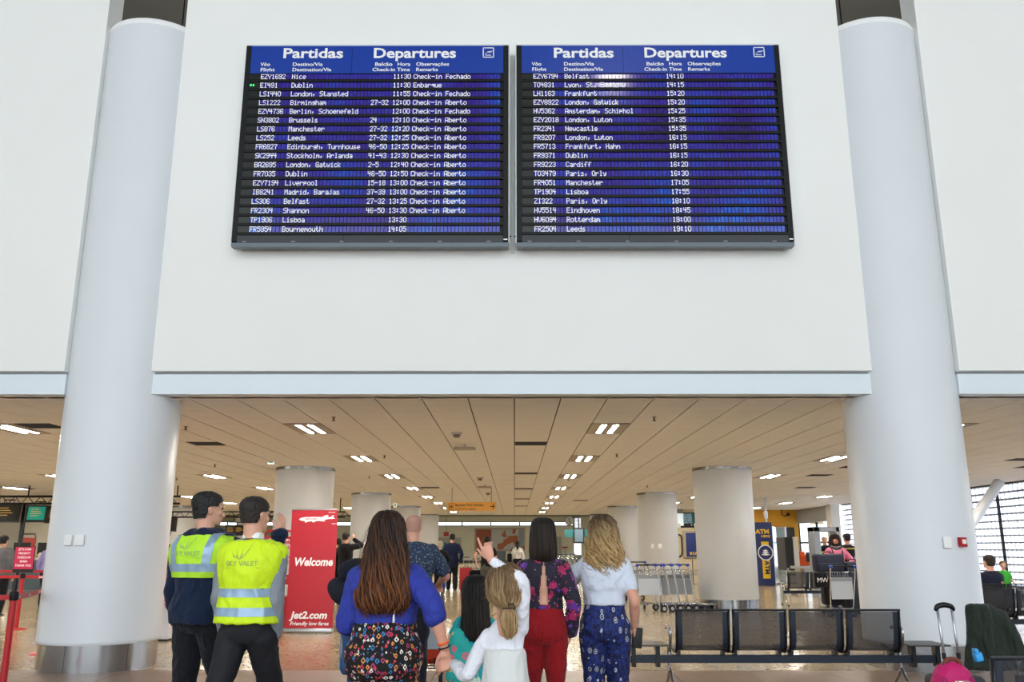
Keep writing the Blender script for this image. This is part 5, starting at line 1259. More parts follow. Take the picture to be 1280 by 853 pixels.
# yellow hanging sign
d = 28.0; x0, z1 = at(559, 628, d); x1, z0 = at(620, 639, d)
t = thing('hanging_sign', 'long orange-yellow baggage direction sign hanging from the low ceiling', 'sign', (x0, d, z0)); W = x1-x0; Hh = z1-z0
MB().box(0, W, -.04, .04, 0, Hh).build('sign_panel', mat('sign_amber', 'e2a23c', .45, emit='e2a23c', es=.05), t, bevel=.006)
for q in (.15, W-.15): MB().cyl((q, 0, Hh), (q, 0, CEIL-z0), .012).build('hanger', GREYPL, t)
tx = MB(); put_text(tx, 'Bagagem Fora Formato', .26, -.044, Hh*.53, .115, .02, width=.90); put_text(tx, 'Outsized Luggage', .26, -.044, Hh*.14, .09, .0, width=.66)
for a in ((.05, .20, .03, .04), (.05, .20, Hh-.05, Hh-.04), (.05, .06, .03, Hh-.04), (.19, .20, .03, Hh-.04)): tx.box(a[0], a[1], -.044, -.042, a[2], a[3])
tx.ball((.10, -.043, Hh*.68), (.015, .002, .02), 8); tx.box(.085, .115, -.044, -.042, Hh*.25, Hh*.58); tx.box(.13, .17, -.044, -.042, Hh*.3, Hh*.62)
tx.box(W-.19, W-.07, -.044, -.042, Hh*.45, Hh*.56); tx.poly([(W-.12, Hh*.82), (W-.09, Hh*.82), (W-.04, Hh*.5), (W-.09, Hh*.18), (W-.12, Hh*.18), (W-.075, Hh*.5)], -.044, -.042)
tx.build('lettering', mat('sign_brown', '3b2a18', .5), t)
# exit signs
for px, py, d, s, lab in ((339, 574, 19.5, .26, 'small green and white exit sign hanging left of the first left hall column'), (494, 631, 38, .26, 'small exit sign hanging by the third left hall column')):
    x, z = at(px, py, d); t = thing('exit_sign', lab, 'sign', (x, d, z)); MB().box(-.07, .07, -.02, .02, -.12, .12).build('sign_panel', mat('exit_white', 'e8f2ee', .4, emit='e8f2ee', es=.6), t)
    MB().box(-.05, .05, -.024, -.02, -.09, .03).build('running_figure_field', mat('exit_green', '0f9a52', .4), t); g_ = MB().ball((.01, -.026, .012), (.012, .002, .012), 8).limb([(0, -.026, -.01), (-.01, -.026, -.04), (-.03, -.026, -.07)], [.01, .008, .006], 6, 2).limb([(-.005, -.026, -.03), (.02, -.026, -.05), (.01, -.026, -.08)], [.008, .007, .005], 6, 2).build('running_figure', WHITEP, t); MB().cyl((0, 0, .12), (0, 0, CEIL-z), .008).build('hanger', GREYPL, t)
# ---------------- beam benches
MESH = mat('perforated_mesh', '33343a', .45, .2); nt, b = nodes(MESH); c = coords(nt)
vv = nt.nodes.new('ShaderNodeTexVoronoi'); vv.inputs['Scale'].default_value = 140; vv.inputs['Randomness'].default_value = 0; nt.links.new(c, vv.inputs['Vector'])
b.inputs['Alpha'].default_value = .80
FRB = mat('seat_frame_black', '14171c', .35, .3); SOL = mat('seat_edge', '2c3440', .4, .3)
BEAM = mat('beam_navy', '1c2634', .35, .3)
def bench(x, y, n, lab, rz=0, tables=(True, True), pitch=.56, group='perforated metal beam seats', only_back=False):
    t = thing('beam_seat', lab, 'bench', (x, y, 0), rz, group); L = n*pitch; x0 = -L/2
    xa = x0-(.42 if tables[0] else .06); xb = -x0+(.42 if tables[1] else .06)
    MB().box(xa, xb, .14, .20, .285, .36).build('beam', BEAM, t, bevel=.005)
    for i in range(n):
        a = x0+i*pitch+.01; b_ = a+pitch-.02; w = b_-a
        # side rails: L profile back to seat
        prof = [(0, -.02, .80), (0, -.0, .60), (0, .03, .46), (0, .07, .405), (0, .20, .40), (0, .44, .425), (0, .50, .41)]
        for xx in (a+.012, b_-.012): MB().tube([(xx, p[1], p[2]) for p in prof], [(.012, .02)]*len(prof), 8).build('seat_rail', FRB, t, True)
        def sheet(u0, u1, nm, m):
            mb = MB(); vs = []; fs = []; pr = [(-.018, .785), (-.006, .66), (.006, .56), (.026, .48), (.05, .435), (.085, .41), (.14, .404), (.20, .40), (.44, .42), (.49, .405)]
            for (py, pz) in pr:
                for u in (u0, u1): vs.append((u, py+.004, pz))
            for k in range(len(pr)-1): fs.append((2*k, 2*k+1, 2*k+3, 2*k+2))
            o = mb.add(vs, fs).build(nm, m, t, True, fix=False); return o
        sheet(a+.07, b_-.07, 'mesh_panel', MESH)
        for u0, u1 in ((a+.02, a+.072), (b_-.072, b_-.02)): sheet(u0, u1, 'solid_edge', SOL)
        MB().cyl((a, -.022, .80), (b_, -.022, .80), .011, n=8).build('top_rail', mat('rail_dark_grey', '33363a', .3, .5), t)
        for u in (a+.05, b_-.05): MB().box(u-.015, u+.015, .12, .22, .35, .405).build('seat_bracket', FRB, t)
    legs = [x0-.03, -x0+.03] if n <= 4 else [x0-.03, 0, -x0+.03]
    for lx in legs:
        lg = MB().limb([(lx, .17, .47), (lx, .17, .33), (lx, .17, .22)], [.018, .02, .018], 10, 3).limb([(lx, .17, .23), (lx-.0, .06, .13), (lx, -.10, .035)], [.018, .015, .012], 10, 3).limb([(lx, .17, .23), (lx, .28, .13), (lx, .42, .035)], [.018, .015, .012], 10, 3)
        o = lg.build('leg', CHROME, t, True)
        for fy in (-.10, .42): MB().lathe([(.025, 0), (.025, .012), (.012, .03)], 14, (lx, fy)).build('foot', RUBBER, o, 'auto')
        MB().limb([(lx, .16, .40), (lx, .10, .46), (lx, .06, .56), (lx, .08, .62), (lx, .16, .635), (lx, .30, .62), (lx, .32, .60)], [.014, .014, .014, .015, .016, .015, .012], 10, 3).build('armrest', CHROME, t, True)
    for sgn, has in ((-1, tables[0]), (1, tables[1])):
        if has:
            cx_ = sgn*(L/2+.27); MB().add([(cx_-.20, -.0, .455), (cx_+.20, -.0, .455), (cx_+.20, .42, .455), (cx_-.20, .42, .455), (cx_-.20, -.0, .47), (cx_+.20, -.0, .47), (cx_+.20, .42, .47), (cx_-.20, .42, .47)], [(0, 3, 2, 1), (4, 5, 6, 7), (0, 1, 5, 4), (1, 2, 6, 5), (2, 3, 7, 6), (3, 0, 4, 7)]).build('side_table', mat('table_top_grey', '4a4744', .4), t, bevel=.01)
            for q in (-.12, .12): MB().box(cx_+q-.02, cx_+q+.02, .12, .22, .25, .455).build('table_bracket', FRB, t)
    return t
xc = (at(843, 765, 8.95)[0]+at(1124, 765, 8.95)[0])/2
bench(xc, 8.95, 4, 'four-seat black perforated bench with side tables in front of the right big column')
bx = at(1226, 822, 5.14)[0]
bench(bx+.56*1+.03, 5.14, 2, 'black perforated bench with a blue clip at the bottom right corner', tables=(False, False))
bench(4.55, 7.55, 1, 'single seat under the dark green jacket at the right', tables=(False, False))
bench(at(1221, 740, 13.4)[0]+1.12, 13.4, 4, 'nearer of the two benches at the right edge behind the jacket', tables=(False, False))
bench(at(1216, 730, 15.2)[0]+1.4, 15.2, 5, 'bench at the right edge with the seated navy-shirted person', tables=(False, False))
bench(at(1018, 720, 22.3)[0]+.15, 22.3, 3, 'small bench by the suitcases right of the nearest right hall column', R(0), tables=(False, False))
# jacket on seat
jx, jz = at(1237, 760, 7.45)
t = thing('green_jacket', 'dark green jacket draped over a seat back at the lower right', 'jacket', (jx, 7.5, 0))
mb = MB(); mb.stack([(-.02, 0, .44, .21, .06), (-.01, .0, .55, .195, .065), (0, 0, .68, .175, .07), (-.01, 0, .80, .155, .07), (-.03, 0, .87, .135, .065), (-.05, 0, .91, .11, .055), (-.065, 0, .935, .085, .04)], 40, 2.6)
mb.limb([(.08, -.02, .85), (.15, -.04, .72), (.18, -.05, .56)], [.05, .055, .05], 12, 4); mb.limb([(-.05, -.06, .9), (-.06, -.075, .74), (-.07, -.07, .56)], [.03, .035, .03], 12, 4)
link('jacket_cloth', remesh(mb, .012, 2, .016, (13, 13, 3)), cloth('dark_green_cloth', '2a332c', .9), t, True)
# blue clip
cxp, czp = at(1222, 817, 5.12); t = thing('blue_clip', 'bright blue plastic clip on the near bench at the bottom right', 'clip', (cxp, 5.12, czp-.02))
MB().rbox((0, 0, 0), (.045, .04, .05), .01, Matrix.Rotation(R(-12), 4, 'Y')).build('clip_body', mat('clip_blue', '2f9be0', .4), t, True); MB().rbox((-.012, 0, .03), (.02, .044, .03), .006).build('clip_jaw', mat('clip_blue', '2f9be0', .4), t, True)
# pink backpack on cabin case
x, z = at(1196, 835, 6.2); t = thing('trolley_case', 'small grey trolley case with extended silver handle at the lower right', 'suitcase', (x, 6.25, 0))
MB().rbox((0, 0, .30), (.34, .22, .52), .04).build('case_body', mat('case_grey', '33353c', .6, bump=.2), t, True)
for q in (-.055, .055): MB().tube([(q*.9, 0, .54), (q*.9-.008, 0, .80), (q*.9-.016, 0, 1.0)], [(.010, .008)]*3, 8).build('handle_tube', ALU, t, True); MB().cyl((q*.9-.004, 0, .66), (q*.9-.005, 0, .70), .014, n=10).build('tube_collar', DARK, t)
MB().limb([(-.075, 0, .985), (-.06, 0, 1.005), (-.016, 0, 1.015), (.03, 0, 1.005), (.045, 0, .985)], [.014, .018, .019, .018, .014], 10, 3).build('handle_grip', BLACKM, t, True)
for q in (-.12, .12): MB().cyl((q-.015, .06, .03), (q+.015, .06, .03), .03).build('wheel', RUBBER, t)
t = thing('pink_backpack', 'bright pink backpack strapped on the trolley case at the lower right', 'backpack', (x-.12, 6.03, -.09))
mb = MB(); mb.stack([(0, 0, .36, .12, .09), (0, 0, .40, .135, .105), (0, 0, .52, .14, .11), (0, 0, .62, .13, .105), (0, 0, .69, .11, .09), (0, 0, .73, .08, .065), (0, 0, .755, .04, .03)], 32, 2.6)
link('pack_body', remesh(mb, .011, 2, .006, (10, 10, 5)), mat('pink_nylon', 'd61a72', .6, noise_amt=.05, nscale=6, bump=.2), t, True)
MB().limb([(-.06, -.02, .735), (-.03, -.02, .775), (.03, -.02, .775), (.06, -.02, .735)], [.014]*4, 10, 4).build('top_handle', mat('handle_brown', '7a3a2c', .6), t, True)
mb = MB(); mb.stack([(0, -.09, .40, .09, .035), (0, -.095, .55, .09, .04), (0, -.085, .60, .07, .03)], 24, 3); mb.build('front_pocket', mat('pink_nylon_dark', 'b01460', .6), t, True)
for q in (-1, 1): MB().tube([(q*.07, .0, .74), (q*.09, -.09, .66), (q*.10, -.12, .5)], [(.014, .004)]*3, 6).build('strap', mat('pink_nylon_dark', 'b01460', .6), t, True)

# seated man and child
S = Human('person', 'seated person in a navy shirt seen from behind on the right-hand bench', at(1254, 705, 15.0)[0], 15.45, 1.70, 0, 'm', 1.05, detail=1.6, yaw=R(15), z=-.42+.0)
for q in (-1, 1): S.set_leg(q, Vector((q*.12, .50, .42+.08)), pole=(0, .3, 1))
for q in (-1, 1): S.set_arm(q, Vector((q*.18, .30, 1.12)), pole=(q, -1, -.3))
S.body(); S.trousers('trousers', NAVYC, inf=.012); S.top('navy_shirt', cloth('navy_shirt', '141a30'), .50, .84, .018, 1.2, .018); S.hair_short(HBROWN, .010, .8, .24, .003)
Kd = Human('child', 'toddler in a bright green top looking back over the bench', at(1268, 715, 15.1)[0], 15.42, .80, R(172), 'c', 1.0, detail=1.1, cat='child', z=.38)
Kd.set_arm(-1, Vector((-.10, .12, .42)), pole=(-.2, -1, 0)); Kd.set_arm(1, Vector((.11, .14, .44)), pole=(.2, -1, 0)); Kd.body(); Kd.top('green_top', cloth('green_cloth', '3fae3c'), .44, .80, .012, .6, .014, amp=.004); Kd.trousers('trousers', cloth('toddler_blue', '3a4a7a'), z1=.5, inf=.008, wide=.005)
Kd.hair_short(mat('hair_toddler', '8a6a48', .6), .008, .8, .34, .003)

# ---------------- luggage trolleys
def trolley(x, y, lab, rz=0, group='silver luggage trolleys', proto=[None]):
    if proto[0]: return dup(proto[0], (x, y, 0), rz, lab, group)
    # local: handle at -y side, front towards +y ; width .56, length .95
    t = thing('luggage_trolley', lab, 'trolley', (x, y, 0), rz, group); w = .27
    for q in (-1, 1):
        MB().limb([(q*w, -.42, 1.0), (q*w, -.38, .80), (q*(w-.01), -.30, .45), (q*(w-.02), -.26, .20), (q*(w-.02), -.20, .16)], [.013]*5, 10, 4).build('side_post', CHROME, t, True)
        MB().limb([(q*(w-.02), -.24, .17), (q*(w-.06), .2, .15), (q*.10, .55, .13)], [.012]*3, 8, 4).build('base_rail', CHROME, t, True)
        MB().rbox((q*w, -.43, 1.015), (.07, .08, .06), .02).build('handle_end', BLUEPL, t, True)
        MB().cyl((q*(w-.01)-.02, -.26, .075), (q*(w-.01)+.02, -.26, .075), .075, n=22).build('wheel', RUBBER, t, 'auto'); MB().cyl((q*(w-.01)-.022, -.26, .075), (q*(w-.01)+.022, -.26, .075), .04, n=16).build('hub', ALU, t, 'auto')
        MB().tube([(q*(w-.05), -.26, .20), (q*(w-.01), -.26, .075)], .010, 6).build('fork', ALU, t)
    MB().cyl((-w, -.43, 1.02), (w, -.43, 1.02), .016, n=12).build('push_bar', BLACKM, t)
    MB().limb([(-w, -.39, .90), (-w+.02, -.30, .905), (-w+.04, -.16, .90), (w-.04, -.16, .90), (w-.02, -.30, .905), (w, -.39, .90)], [.008]*6, 8, 3).build('basket_rim', CHROME, t, True)
    bk = MB()
    for i in range(9): u = -w+.04+i*(2*w-.08)/8; bk.tube([(u, -.17, .90), (u, -.19, .80), (u, -.34, .79)], .0035, 5)
    for zz_ in (.84, .80): bk.tube([(-w+.03, -.18, zz_), (w-.03, -.18, zz_)], .0035, 5)
    bk.build('wire_basket', CHROME, t)
    MB().box(-w+.03, w-.03, -.325, -.31, .36, .72, Matrix.Rotation(R(-0), 4, 'X')).build('advert_panel', mat('advert_grey', 'b9c2cc', .4), t, bevel=.01)
    MB().box(-w+.03, w-.03, -.33, -.315, .72, .80).build('clear_panel', mat('panel_grey', '8f979e', .3), t)
    for yy in (-.2, .0, .2, .4): hw = lerp(w-.02, .12, (yy+.24)/.8); MB().cyl((-hw, yy, .16), (hw, yy, .16), .008, n=8).build('cross_bar', CHROME, t)
    MB().limb([(-.03, -.22, .16), (0, .2, .13), (0, .5, .11)], [.02, .02, .02], 8, 3).build('blue_beam', BLUEPL, t, True)
    MB().cyl((-.02, .54, .055), (.02, .54, .055), .055, n=20).build('front_wheel', RUBBER, t, 'auto'); MB().tube([(0, .52, .14), (0, .54, .06)], .012, 6).build('front_fork', ALU, t)
    proto[0] = t; return t
tx0 = -1.03
trolley(tx0, 9.88, 'luggage trolley pushed by the bald person')
t = thing('orange_case', 'orange-red case lying on the trolley of the bald person', 'suitcase', (tx0+.03, 10.0, .17))
MB().rbox((0, .08, .17), (.44, .60, .30), .06).build('case_body', mat('case_orange', 'd43a1c', .6, bump=.2), t, True); MB().rbox((0, .08, .18), (.445, .06, .31), .02).build('case_band', DARK, t, True); MB().limb([(.222, 0, .17), (.25, .03, .17), (.25, .12, .17), (.222, .16, .17)], [.01]*4, 8, 3).build('carry_handle', DARK, t, True)
for q in (-1, 1): MB().cyl((q*.16-.02, -.24, .05), (q*.16+.02, -.24, .05), .035).build('case_wheel', RUBBER, t)
xl = at(812, 740, 20.2)[0]
trolley(xl, 20.55, 'luggage trolley with its grey back panel facing, leftmost of the row right of centre')
names = ['second', 'third', 'fourth', 'fifth', 'sixth']
for i in range(5): trolley(at(838, 740, 20.4)[0]+i*.19, 20.45+.05*i, 'luggage trolley in the nested row right of centre, %s from the left' % names[i], R(-78))
for i in range(5): trolley(at(702+i*6, 700, 52)[0], 52.0+.3*i, 'far luggage trolley in front of the clock wall, number %d from its left' % (i+1), R(-70), 'distant trolleys under the clock')
trolley(at(787, 720, 24.5)[0], 24.6, 'luggage trolley half hidden behind the blonde-haired person', R(20))
# suitcases on trolley at the right
xs_ = at(1052, 740, 18.6)[0]
trolley(xs_, 19.0, 'luggage trolley loaded with navy suitcases in front of the pink-topped person', R(8))
NAVC = mat('case_navy', '141c34', .6, bump=.25)
def suitcase(x, y, z, w, d_, h, lab, m, rz=0, handle=False, tilt=0):
    t = thing('suitcase', lab, 'suitcase', (x, y, z), rz); MB().rbox((0, 0, h/2+.03), (w, d_, h), .05).build('case_body', m, t, True)
    MB().rbox((0, -d_/2-.01, h*.35), (w*.8, .03, h*.45), .012).build('front_pocket', m, t, True); MB().limb([(-.08, 0, h+.03), (-.06, 0, h+.07), (.06, 0, h+.07), (.08, 0, h+.03)], [.01]*4, 8, 3).build('carry_handle', DARK, t, True)
    for q in (-1, 1): MB().cyl((q*w*.35-.015, -d_*.3, .02), (q*w*.35+.015, -d_*.3, .02), .03, n=12).build('wheel', RUBBER, t)
    if handle:
        for q in (-.09, .09): MB().cyl((q, d_*.3, h), (q, d_*.3, h+.35), .008).build('pull_tube', ALU, t)
        MB().cyl((-.1, d_*.3, h+.35), (.1, d_*.3, h+.35), .015).build('pull_grip', DARK, t)
    return t
suitcase(xs_+.05, 19.25, .18, .45, .3, .62, 'black case at the bottom of the loaded trolley at the right', BLKC)
suitcase(xs_+.0, 19.25, .86, .62, .3, .38, 'navy suitcase lying on top of the loaded trolley at the right', NAVC)
suitcase(xs_+.50, 19.2, .0, .36, .3, 1.08, 'tall navy case standing beside the loaded trolley at the right', NAVC)
t = thing('white_bag', 'small bag with white printed lettering leaning on the loaded trolley', 'bag', (xs_-.36, 18.75, .60)); MB().rbox((0, 0, .15), (.26, .12, .30), .03).build('bag_body', BLKC, t, True); lab_text(t, 'MW', -.1, -.065, .1, .13, WHITEP)
# red case of navy coat man, black case
xr_ = at(582.5, 720, 29.4)[0]; suitcase(xr_, 29.4, 0, .42, .28, .74, 'red trolley case pulled by the person in the navy coat', mat('case_red', '9c1420', .6, bump=.2), handle=True)
suitcase(at(595, 700, 26.8)[0], 26.8, 0, .38, .26, .72, 'black trolley case pulled by the person in the black T-shirt', BLKC, handle=True)
# ---------------- security / ATM zone
d = 33.5; x0 = at(941, 700, d)[0]; x1 = at(966, 700, d)[0]; x0 += .1; W = x1-x0+.05
t = thing('cash_machine_banner', 'dark blue ATM panel with yellow markings beside the nearest right hall column', 'banner', (x0, d, 0))
MB().box(0, W, 0, .5, .02, 2.34).build('panel_body', NAVYP, t, bevel=.01); mb = MB().box(W*.36, W*.76, -.006, 0, .28, 1.62); mb.build('yellow_band', YELP, t)
tx = MB(); put_text(tx, 'ATM', W*.10, -.006, 1.92, .22, .04, width=W*.74); put_text(tx, 'HERE', W*.38, -.006, 1.78, .12, .03, width=W*.48); tx.build('lettering', YELP, t, fix=False)
c1 = MB().cyl((W*.56, -.012, 1.22), (W*.56, -.008, 1.22), .29, n=36).build('roundel_rim', WHITEP, t); MB().cyl((W*.56, -.016, 1.22), (W*.56, -.012, 1.22), .25, n=36).build('roundel_disc', NAVYP, c1)
mb = MB()
for q in range(3): zz_ = 1.14+q*.07; mb.poly([(W*.56-.17+q*.03, zz_), (W*.56, zz_+.06), (W*.56+.17-q*.03, zz_), (W*.56, zz_-.03)], -.02, -.016)
mb.build('roundel_mark', WHITEP, c1)
m_ = MB(); put_text(m_, 'ATM', 0, 0, 0, .24, .04); M_ = Matrix.Translation((W*.49, -.01, .92)) @ Matrix.Rotation(R(90), 4, 'Y'); m2 = MB().add(m_.v, m_.f, M_); m2.build('side_lettering', NAVYP, t, fix=False)
MB().cyl((W*.85, .3, 2.34), (W*.85, .3, CEIL), .03, n=12).build('mast', ALU, t)
x, z = at(957, 644, 36); t = thing('speaker_box', 'small white box lamp hanging near the ATM panel', 'lamp', (x, 36, z)); MB().rbox((0, 0, 0), (.16, .16, .3), .04).build('housing', WHITEP, t, True); MB().cyl((0, 0, .15), (0, 0, CEIL-z), .012).build('hanger', DARK, t)
GLF = mat('frosted_teal_glass', 'a9c4cc', .15, trans=.35)
def scr(px0, px1, d0, d1, h, lab, m):
    a = Vector((at(px0, 700, d0)[0], d0, 0)); b_ = Vector((at(px1, 700, d1)[0], d1, 0)); L = (b_-a).length; t = thing('glass_screen', lab, 'screen', a, math.atan2((b_-a).y, (b_-a).x)); MB().box(.03, L-.03, -.01, .01, .08, h-.06).build('pane', m, t)
    for q in (0, L): MB().box(q-.03, q+.03, -.03, .03, 0, h).build('post', ALU, t)
    MB().box(0, L, -.02, .02, h-.05, h).build('top_rail', ALU, t); return t
scr(967, 974, 33.8, 36, 2.2, 'frosted glass screen right next to the ATM panel', GLF)
t = scr(974, 984, 33, 32.5, 2.15, 'second frosted glass screen with a round emblem, left of the scanner', GLF)
# x-ray scanner
t = thing('xray_scanner', 'white and black bag scanner with a conveyor left of the security arch', 'scanner', (at(993, 700, 27)[0], 27, 0))
MB().box(-.16, .09, .3, 1.2, .72, 1.72).build('tunnel_cover', mat('scanner_black', '16171a', .4), t, bevel=.02); MB().box(.09, .24, .25, 1.25, .1, 1.72).build('white_side', mat('scanner_white', 'dcdcd8', .4), t, bevel=.02)
MB().box(-.05, 1.25, .1, 1.1, .78, .86).build('conveyor', mat('conveyor_grey', 'c9cbc8', .4), t, bevel=.01)
for u in (-.12, .15, .4, .65, .9, 1.15): MB().cyl((u, .3, 0), (u, .3, .8), .035, n=12).build('leg', ALU, t, 'auto')
for zz_ in (.35, .6): MB().cyl((-.4, .3, zz_), (1.0, .3, zz_), .018).build('brace', ALU, t)
t = thing('orange_bin_stack', 'orange trays and cloth heaped on the scanner conveyor', 'tray', (at(1005, 700, 27.6)[0], 27.7, .86)); mb = MB(); mb.rbox((0, 0, .08), (.5, .34, .14), .03).rbox((-.02, 0, .24), (.40, .3, .16), .04).rbox((-.05, 0, .36), (.2, .2, .12), .04); link('tray_heap', remesh(mb, .02, 1, .01), mat('tray_orange', 'ee5a1e', .6), t, True)
t = thing('security_monitor', 'black monitor beside the orange trays', 'monitor', (at(1015, 700, 27.2)[0], 27.2, .86)); MB().box(-.17, .17, -.02, .03, .12, .40).build('screen_case', DARK, t); MB().cyl((0, 0, 0), (0, 0, .13), .025).build('stand', DARK, t)
# arch
d = 26.0; xa = at(1020.5, 700, d)[0]; xb = at(1051, 700, d)[0]; W = xb-xa; zt = at(1030, 659, d)[1]
t = thing('security_arch', 'grey walk-through metal detector arch', 'arch', (xa, d, 0)); AR = mat('arch_grey', '98a0aa', .4, .2)
MB().box(-.02, .17, 0, .55, 0, zt).build('left_pillar', AR, t, bevel=.015); MB().box(W-.08, W+.04, 0, .55, 0, zt).build('right_pillar', AR, t, bevel=.015); MB().box(-.02, W+.04, 0, .55, zt-.14, zt).build('lintel', AR, t, bevel=.015); MB().box(.12, .15, -.01, 0, 1.2, 1.24).build('green_light', mat('green_led', '2fd060', .4), t)
# belt barrier in front
# notice boards on the yellow wall
for px, py, w_, h_, lab in ((1009, 642, .55, .5, 'pale square box on the yellow wall'), (1021, 643, .32, .5, 'narrow grey box on the yellow wall, right of the pale one')):
    x, z = at(px, py, 44.9); t = thing('wall_box', lab, 'box', (x, 44.9, z)); MB().box(-w_, w_, 0, .1, -h_, h_).build('cover', mat('box_beige', 'b3a27a' if px < 1015 else '8a7c60', .6), t, bevel=.02)
    MB().box(-w_*.8, w_*.8, -.01, 0, -h_*.8, h_*.8).build('lid', mat('box_lid', 'bfae88', .6), t)
x, z = at(977, 640, 44.5); t = thing('ceiling_camera', 'dark camera hook at the top of the yellow wall', 'camera', (x, 44.5, CEIL)); MB().tube([(0, 0, 0), (0, 0, -.25), (.15, 0, -.32), (.3, 0, -.25)], .03, 8).build('arm', DARK, t); MB().ball((.32, 0, -.24), .09).build('dome', DARK, t)
# booth between second and first right columns
d = 35.5; x0 = at(848, 700, d)[0]; x1 = at(882, 700, d)[0]; z1 = at(850, 660, d)[1]; W = x1-x0
t = thing('information_booth', 'beige booth with a dark blue screen between two right hall columns', 'booth', (x0, d, 0)); BO = mat('booth_beige', 'c8bd9f', .6)
MB().box(0, W, 0, 1.6, 0, z1).build('booth_wall', BO, t, bevel=.02); MB().box(.2, W-.1, -.06, 0, .98, z1-.12).build('screen_frame', mat('booth_trim', 'a39a80', .5), t, bevel=.03)
MB().box(.32, W-.2, -.08, -.06, 1.05, z1-.2).build('screen', mat('booth_screen', '12255e', .2, emit='12255e', es=.2), t); lab_text(t, 'RYA', .45, -.085, 1.12, .16, YELP, bold=.03)
MB().box(W*.5, W*.5+.03, -.01, 0, 0, .95).build('door_gap', DARK, t); MB().limb([(.06, -.02, 1.9), (.16, -.03, 1.8), (.16, -.03, 1.2), (.06, -.02, 1.05)], [.04]*4, 8, 4).build('side_loop', mat('loop_dark', '4c4436', .5), t)
for q in range(4): MB().rbox((.1+q*.42, .5, z1+.09), (.26, .2, .18), .03).build('top_box', [WHITEP, DARK, WHITEP, GREYPL][q], t, True)
for k, (px, w_, m_) in enumerate(((853, 1.2, GREYW), (859, .9, CREAM), (866, 1.0, mat('teal_panel', '1f5a5c', .5)))):
    pass
x, z = at(872, 655, 44); t = thing('teal_board', 'dark teal board high behind the booth', 'board', (x, 44, z)); MB().box(-.7, .7, 0, .08, -.1, .55).build('sheet', mat('teal_panel', '15484a', .5), t); MB().box(-.7, .7, -.01, .1, .55, CEIL-z).build('header', BO, t)
x, z = at(850, 655, 44); t = thing('shop_window_light', 'pale lit panel high behind the booth, left of the teal board', 'panel', (x, 44, z)); MB().box(-.6, .6, 0, .08, -.1, .5).build('sheet', mat('pale_panel', 'c9d6dc', .4, emit='c9d6dc', es=.5), t); MB().box(-.64, .64, .0, .1, .5, CEIL-z).build('header', GREYW, t)
# red racks glimpsed between the columns
x = at(798, 700, 47)[0]; t = thing('display_rack', 'narrow rack with red and white packs glimpsed between two right hall columns', 'rack', (x, 47, 0)); MB().box(-.35, .35, 0, .4, 0, 2.2).build('rack_body', mat('rack_grey', '6b6b66', .6), t)
for q in range(5): MB().box(-.33, .33, -.08, 0, .45+q*.36, .65+q*.36).build('pack', REDPRINT if q in (2, 4) else WHITEP, t)
# ---------------- back wall features
def on_back(px, py): return at(px, py, YB-.15)
xa, za = on_back(593, 689); xb, zb = on_back(656, 660.5)
t = thing('wall_map', 'large framed wall map of Europe with an orange text panel on the back wall', 'map', (xa, YB-.15, za)); W = xb-xa; Hh = zb-za
MB().box(0, W, 0, .12, 0, Hh).build('map_frame', mat('map_frame', 'b39e86', .5), t, bevel=.05); MB().box(.12, W-.1, -.01, 0, .12, Hh-.12).build('map_sheet', mat('map_grey', 'b9b8b4', .5), t)
MB().box(.14, W*.335, -.02, -.01, .14, Hh-.14).build('text_panel', mat('map_rust', '9a4a26', .5), t); MB().box(W*.88, W-.12, -.02, -.01, .14, Hh-.14).build('side_panel', mat('map_blue_grey', '8c949a', .5), t)
def mp(pts): return [(W*(x/100), Hh*(1-z/100)) for x, z in pts]
lm = MB()
for pts in ([(45, 90), (46, 68), (55, 66), (58, 58), (57, 50), (64, 47), (66, 38), (72, 34), (86, 32), (87, 60), (83, 68), (80, 74), (76, 62), (70, 68), (66, 72), (60, 82), (57, 92), (50, 95)],
            [(57, 40), (55, 30), (59, 10), (62, 12), (61, 22), (64, 34), (63, 42)], [(52, 30), (54, 24), (55, 30), (53, 34)], [(75, 24), (76, 6), (82, 5), (82, 14), (80, 26)], [(94, 90), (95, 80), (99, 78), (99, 94)], [(78, 70), (82, 76), (84, 84), (80, 80)]):
    lm.poly(mp(pts), -.03, -.01)
lm.build('land_shapes', mat('map_orange', 'a85a30', .5), t)
x, z = on_back(711.5, 651.5); t = thing('wall_clock', 'round white clock high on the back wall', 'clock', (x, YB-.7, z)); MB().cyl((0, 0, 0), (0, .6, 0), .44, n=36).build('clock_rim', GREYPL, t); MB().cyl((0, -.02, 0), (0, 0, 0), .41, n=36).build('clock_face', WHITEP, t)
MB().box(-.02, .02, -.04, -.02, -.05, .3, Matrix.Rotation(R(-25), 4, 'Y')).box(-.025, .025, -.04, -.02, -.3, .05, Matrix.Rotation(R(-25), 4, 'Y')).build('hands', DARK, t)
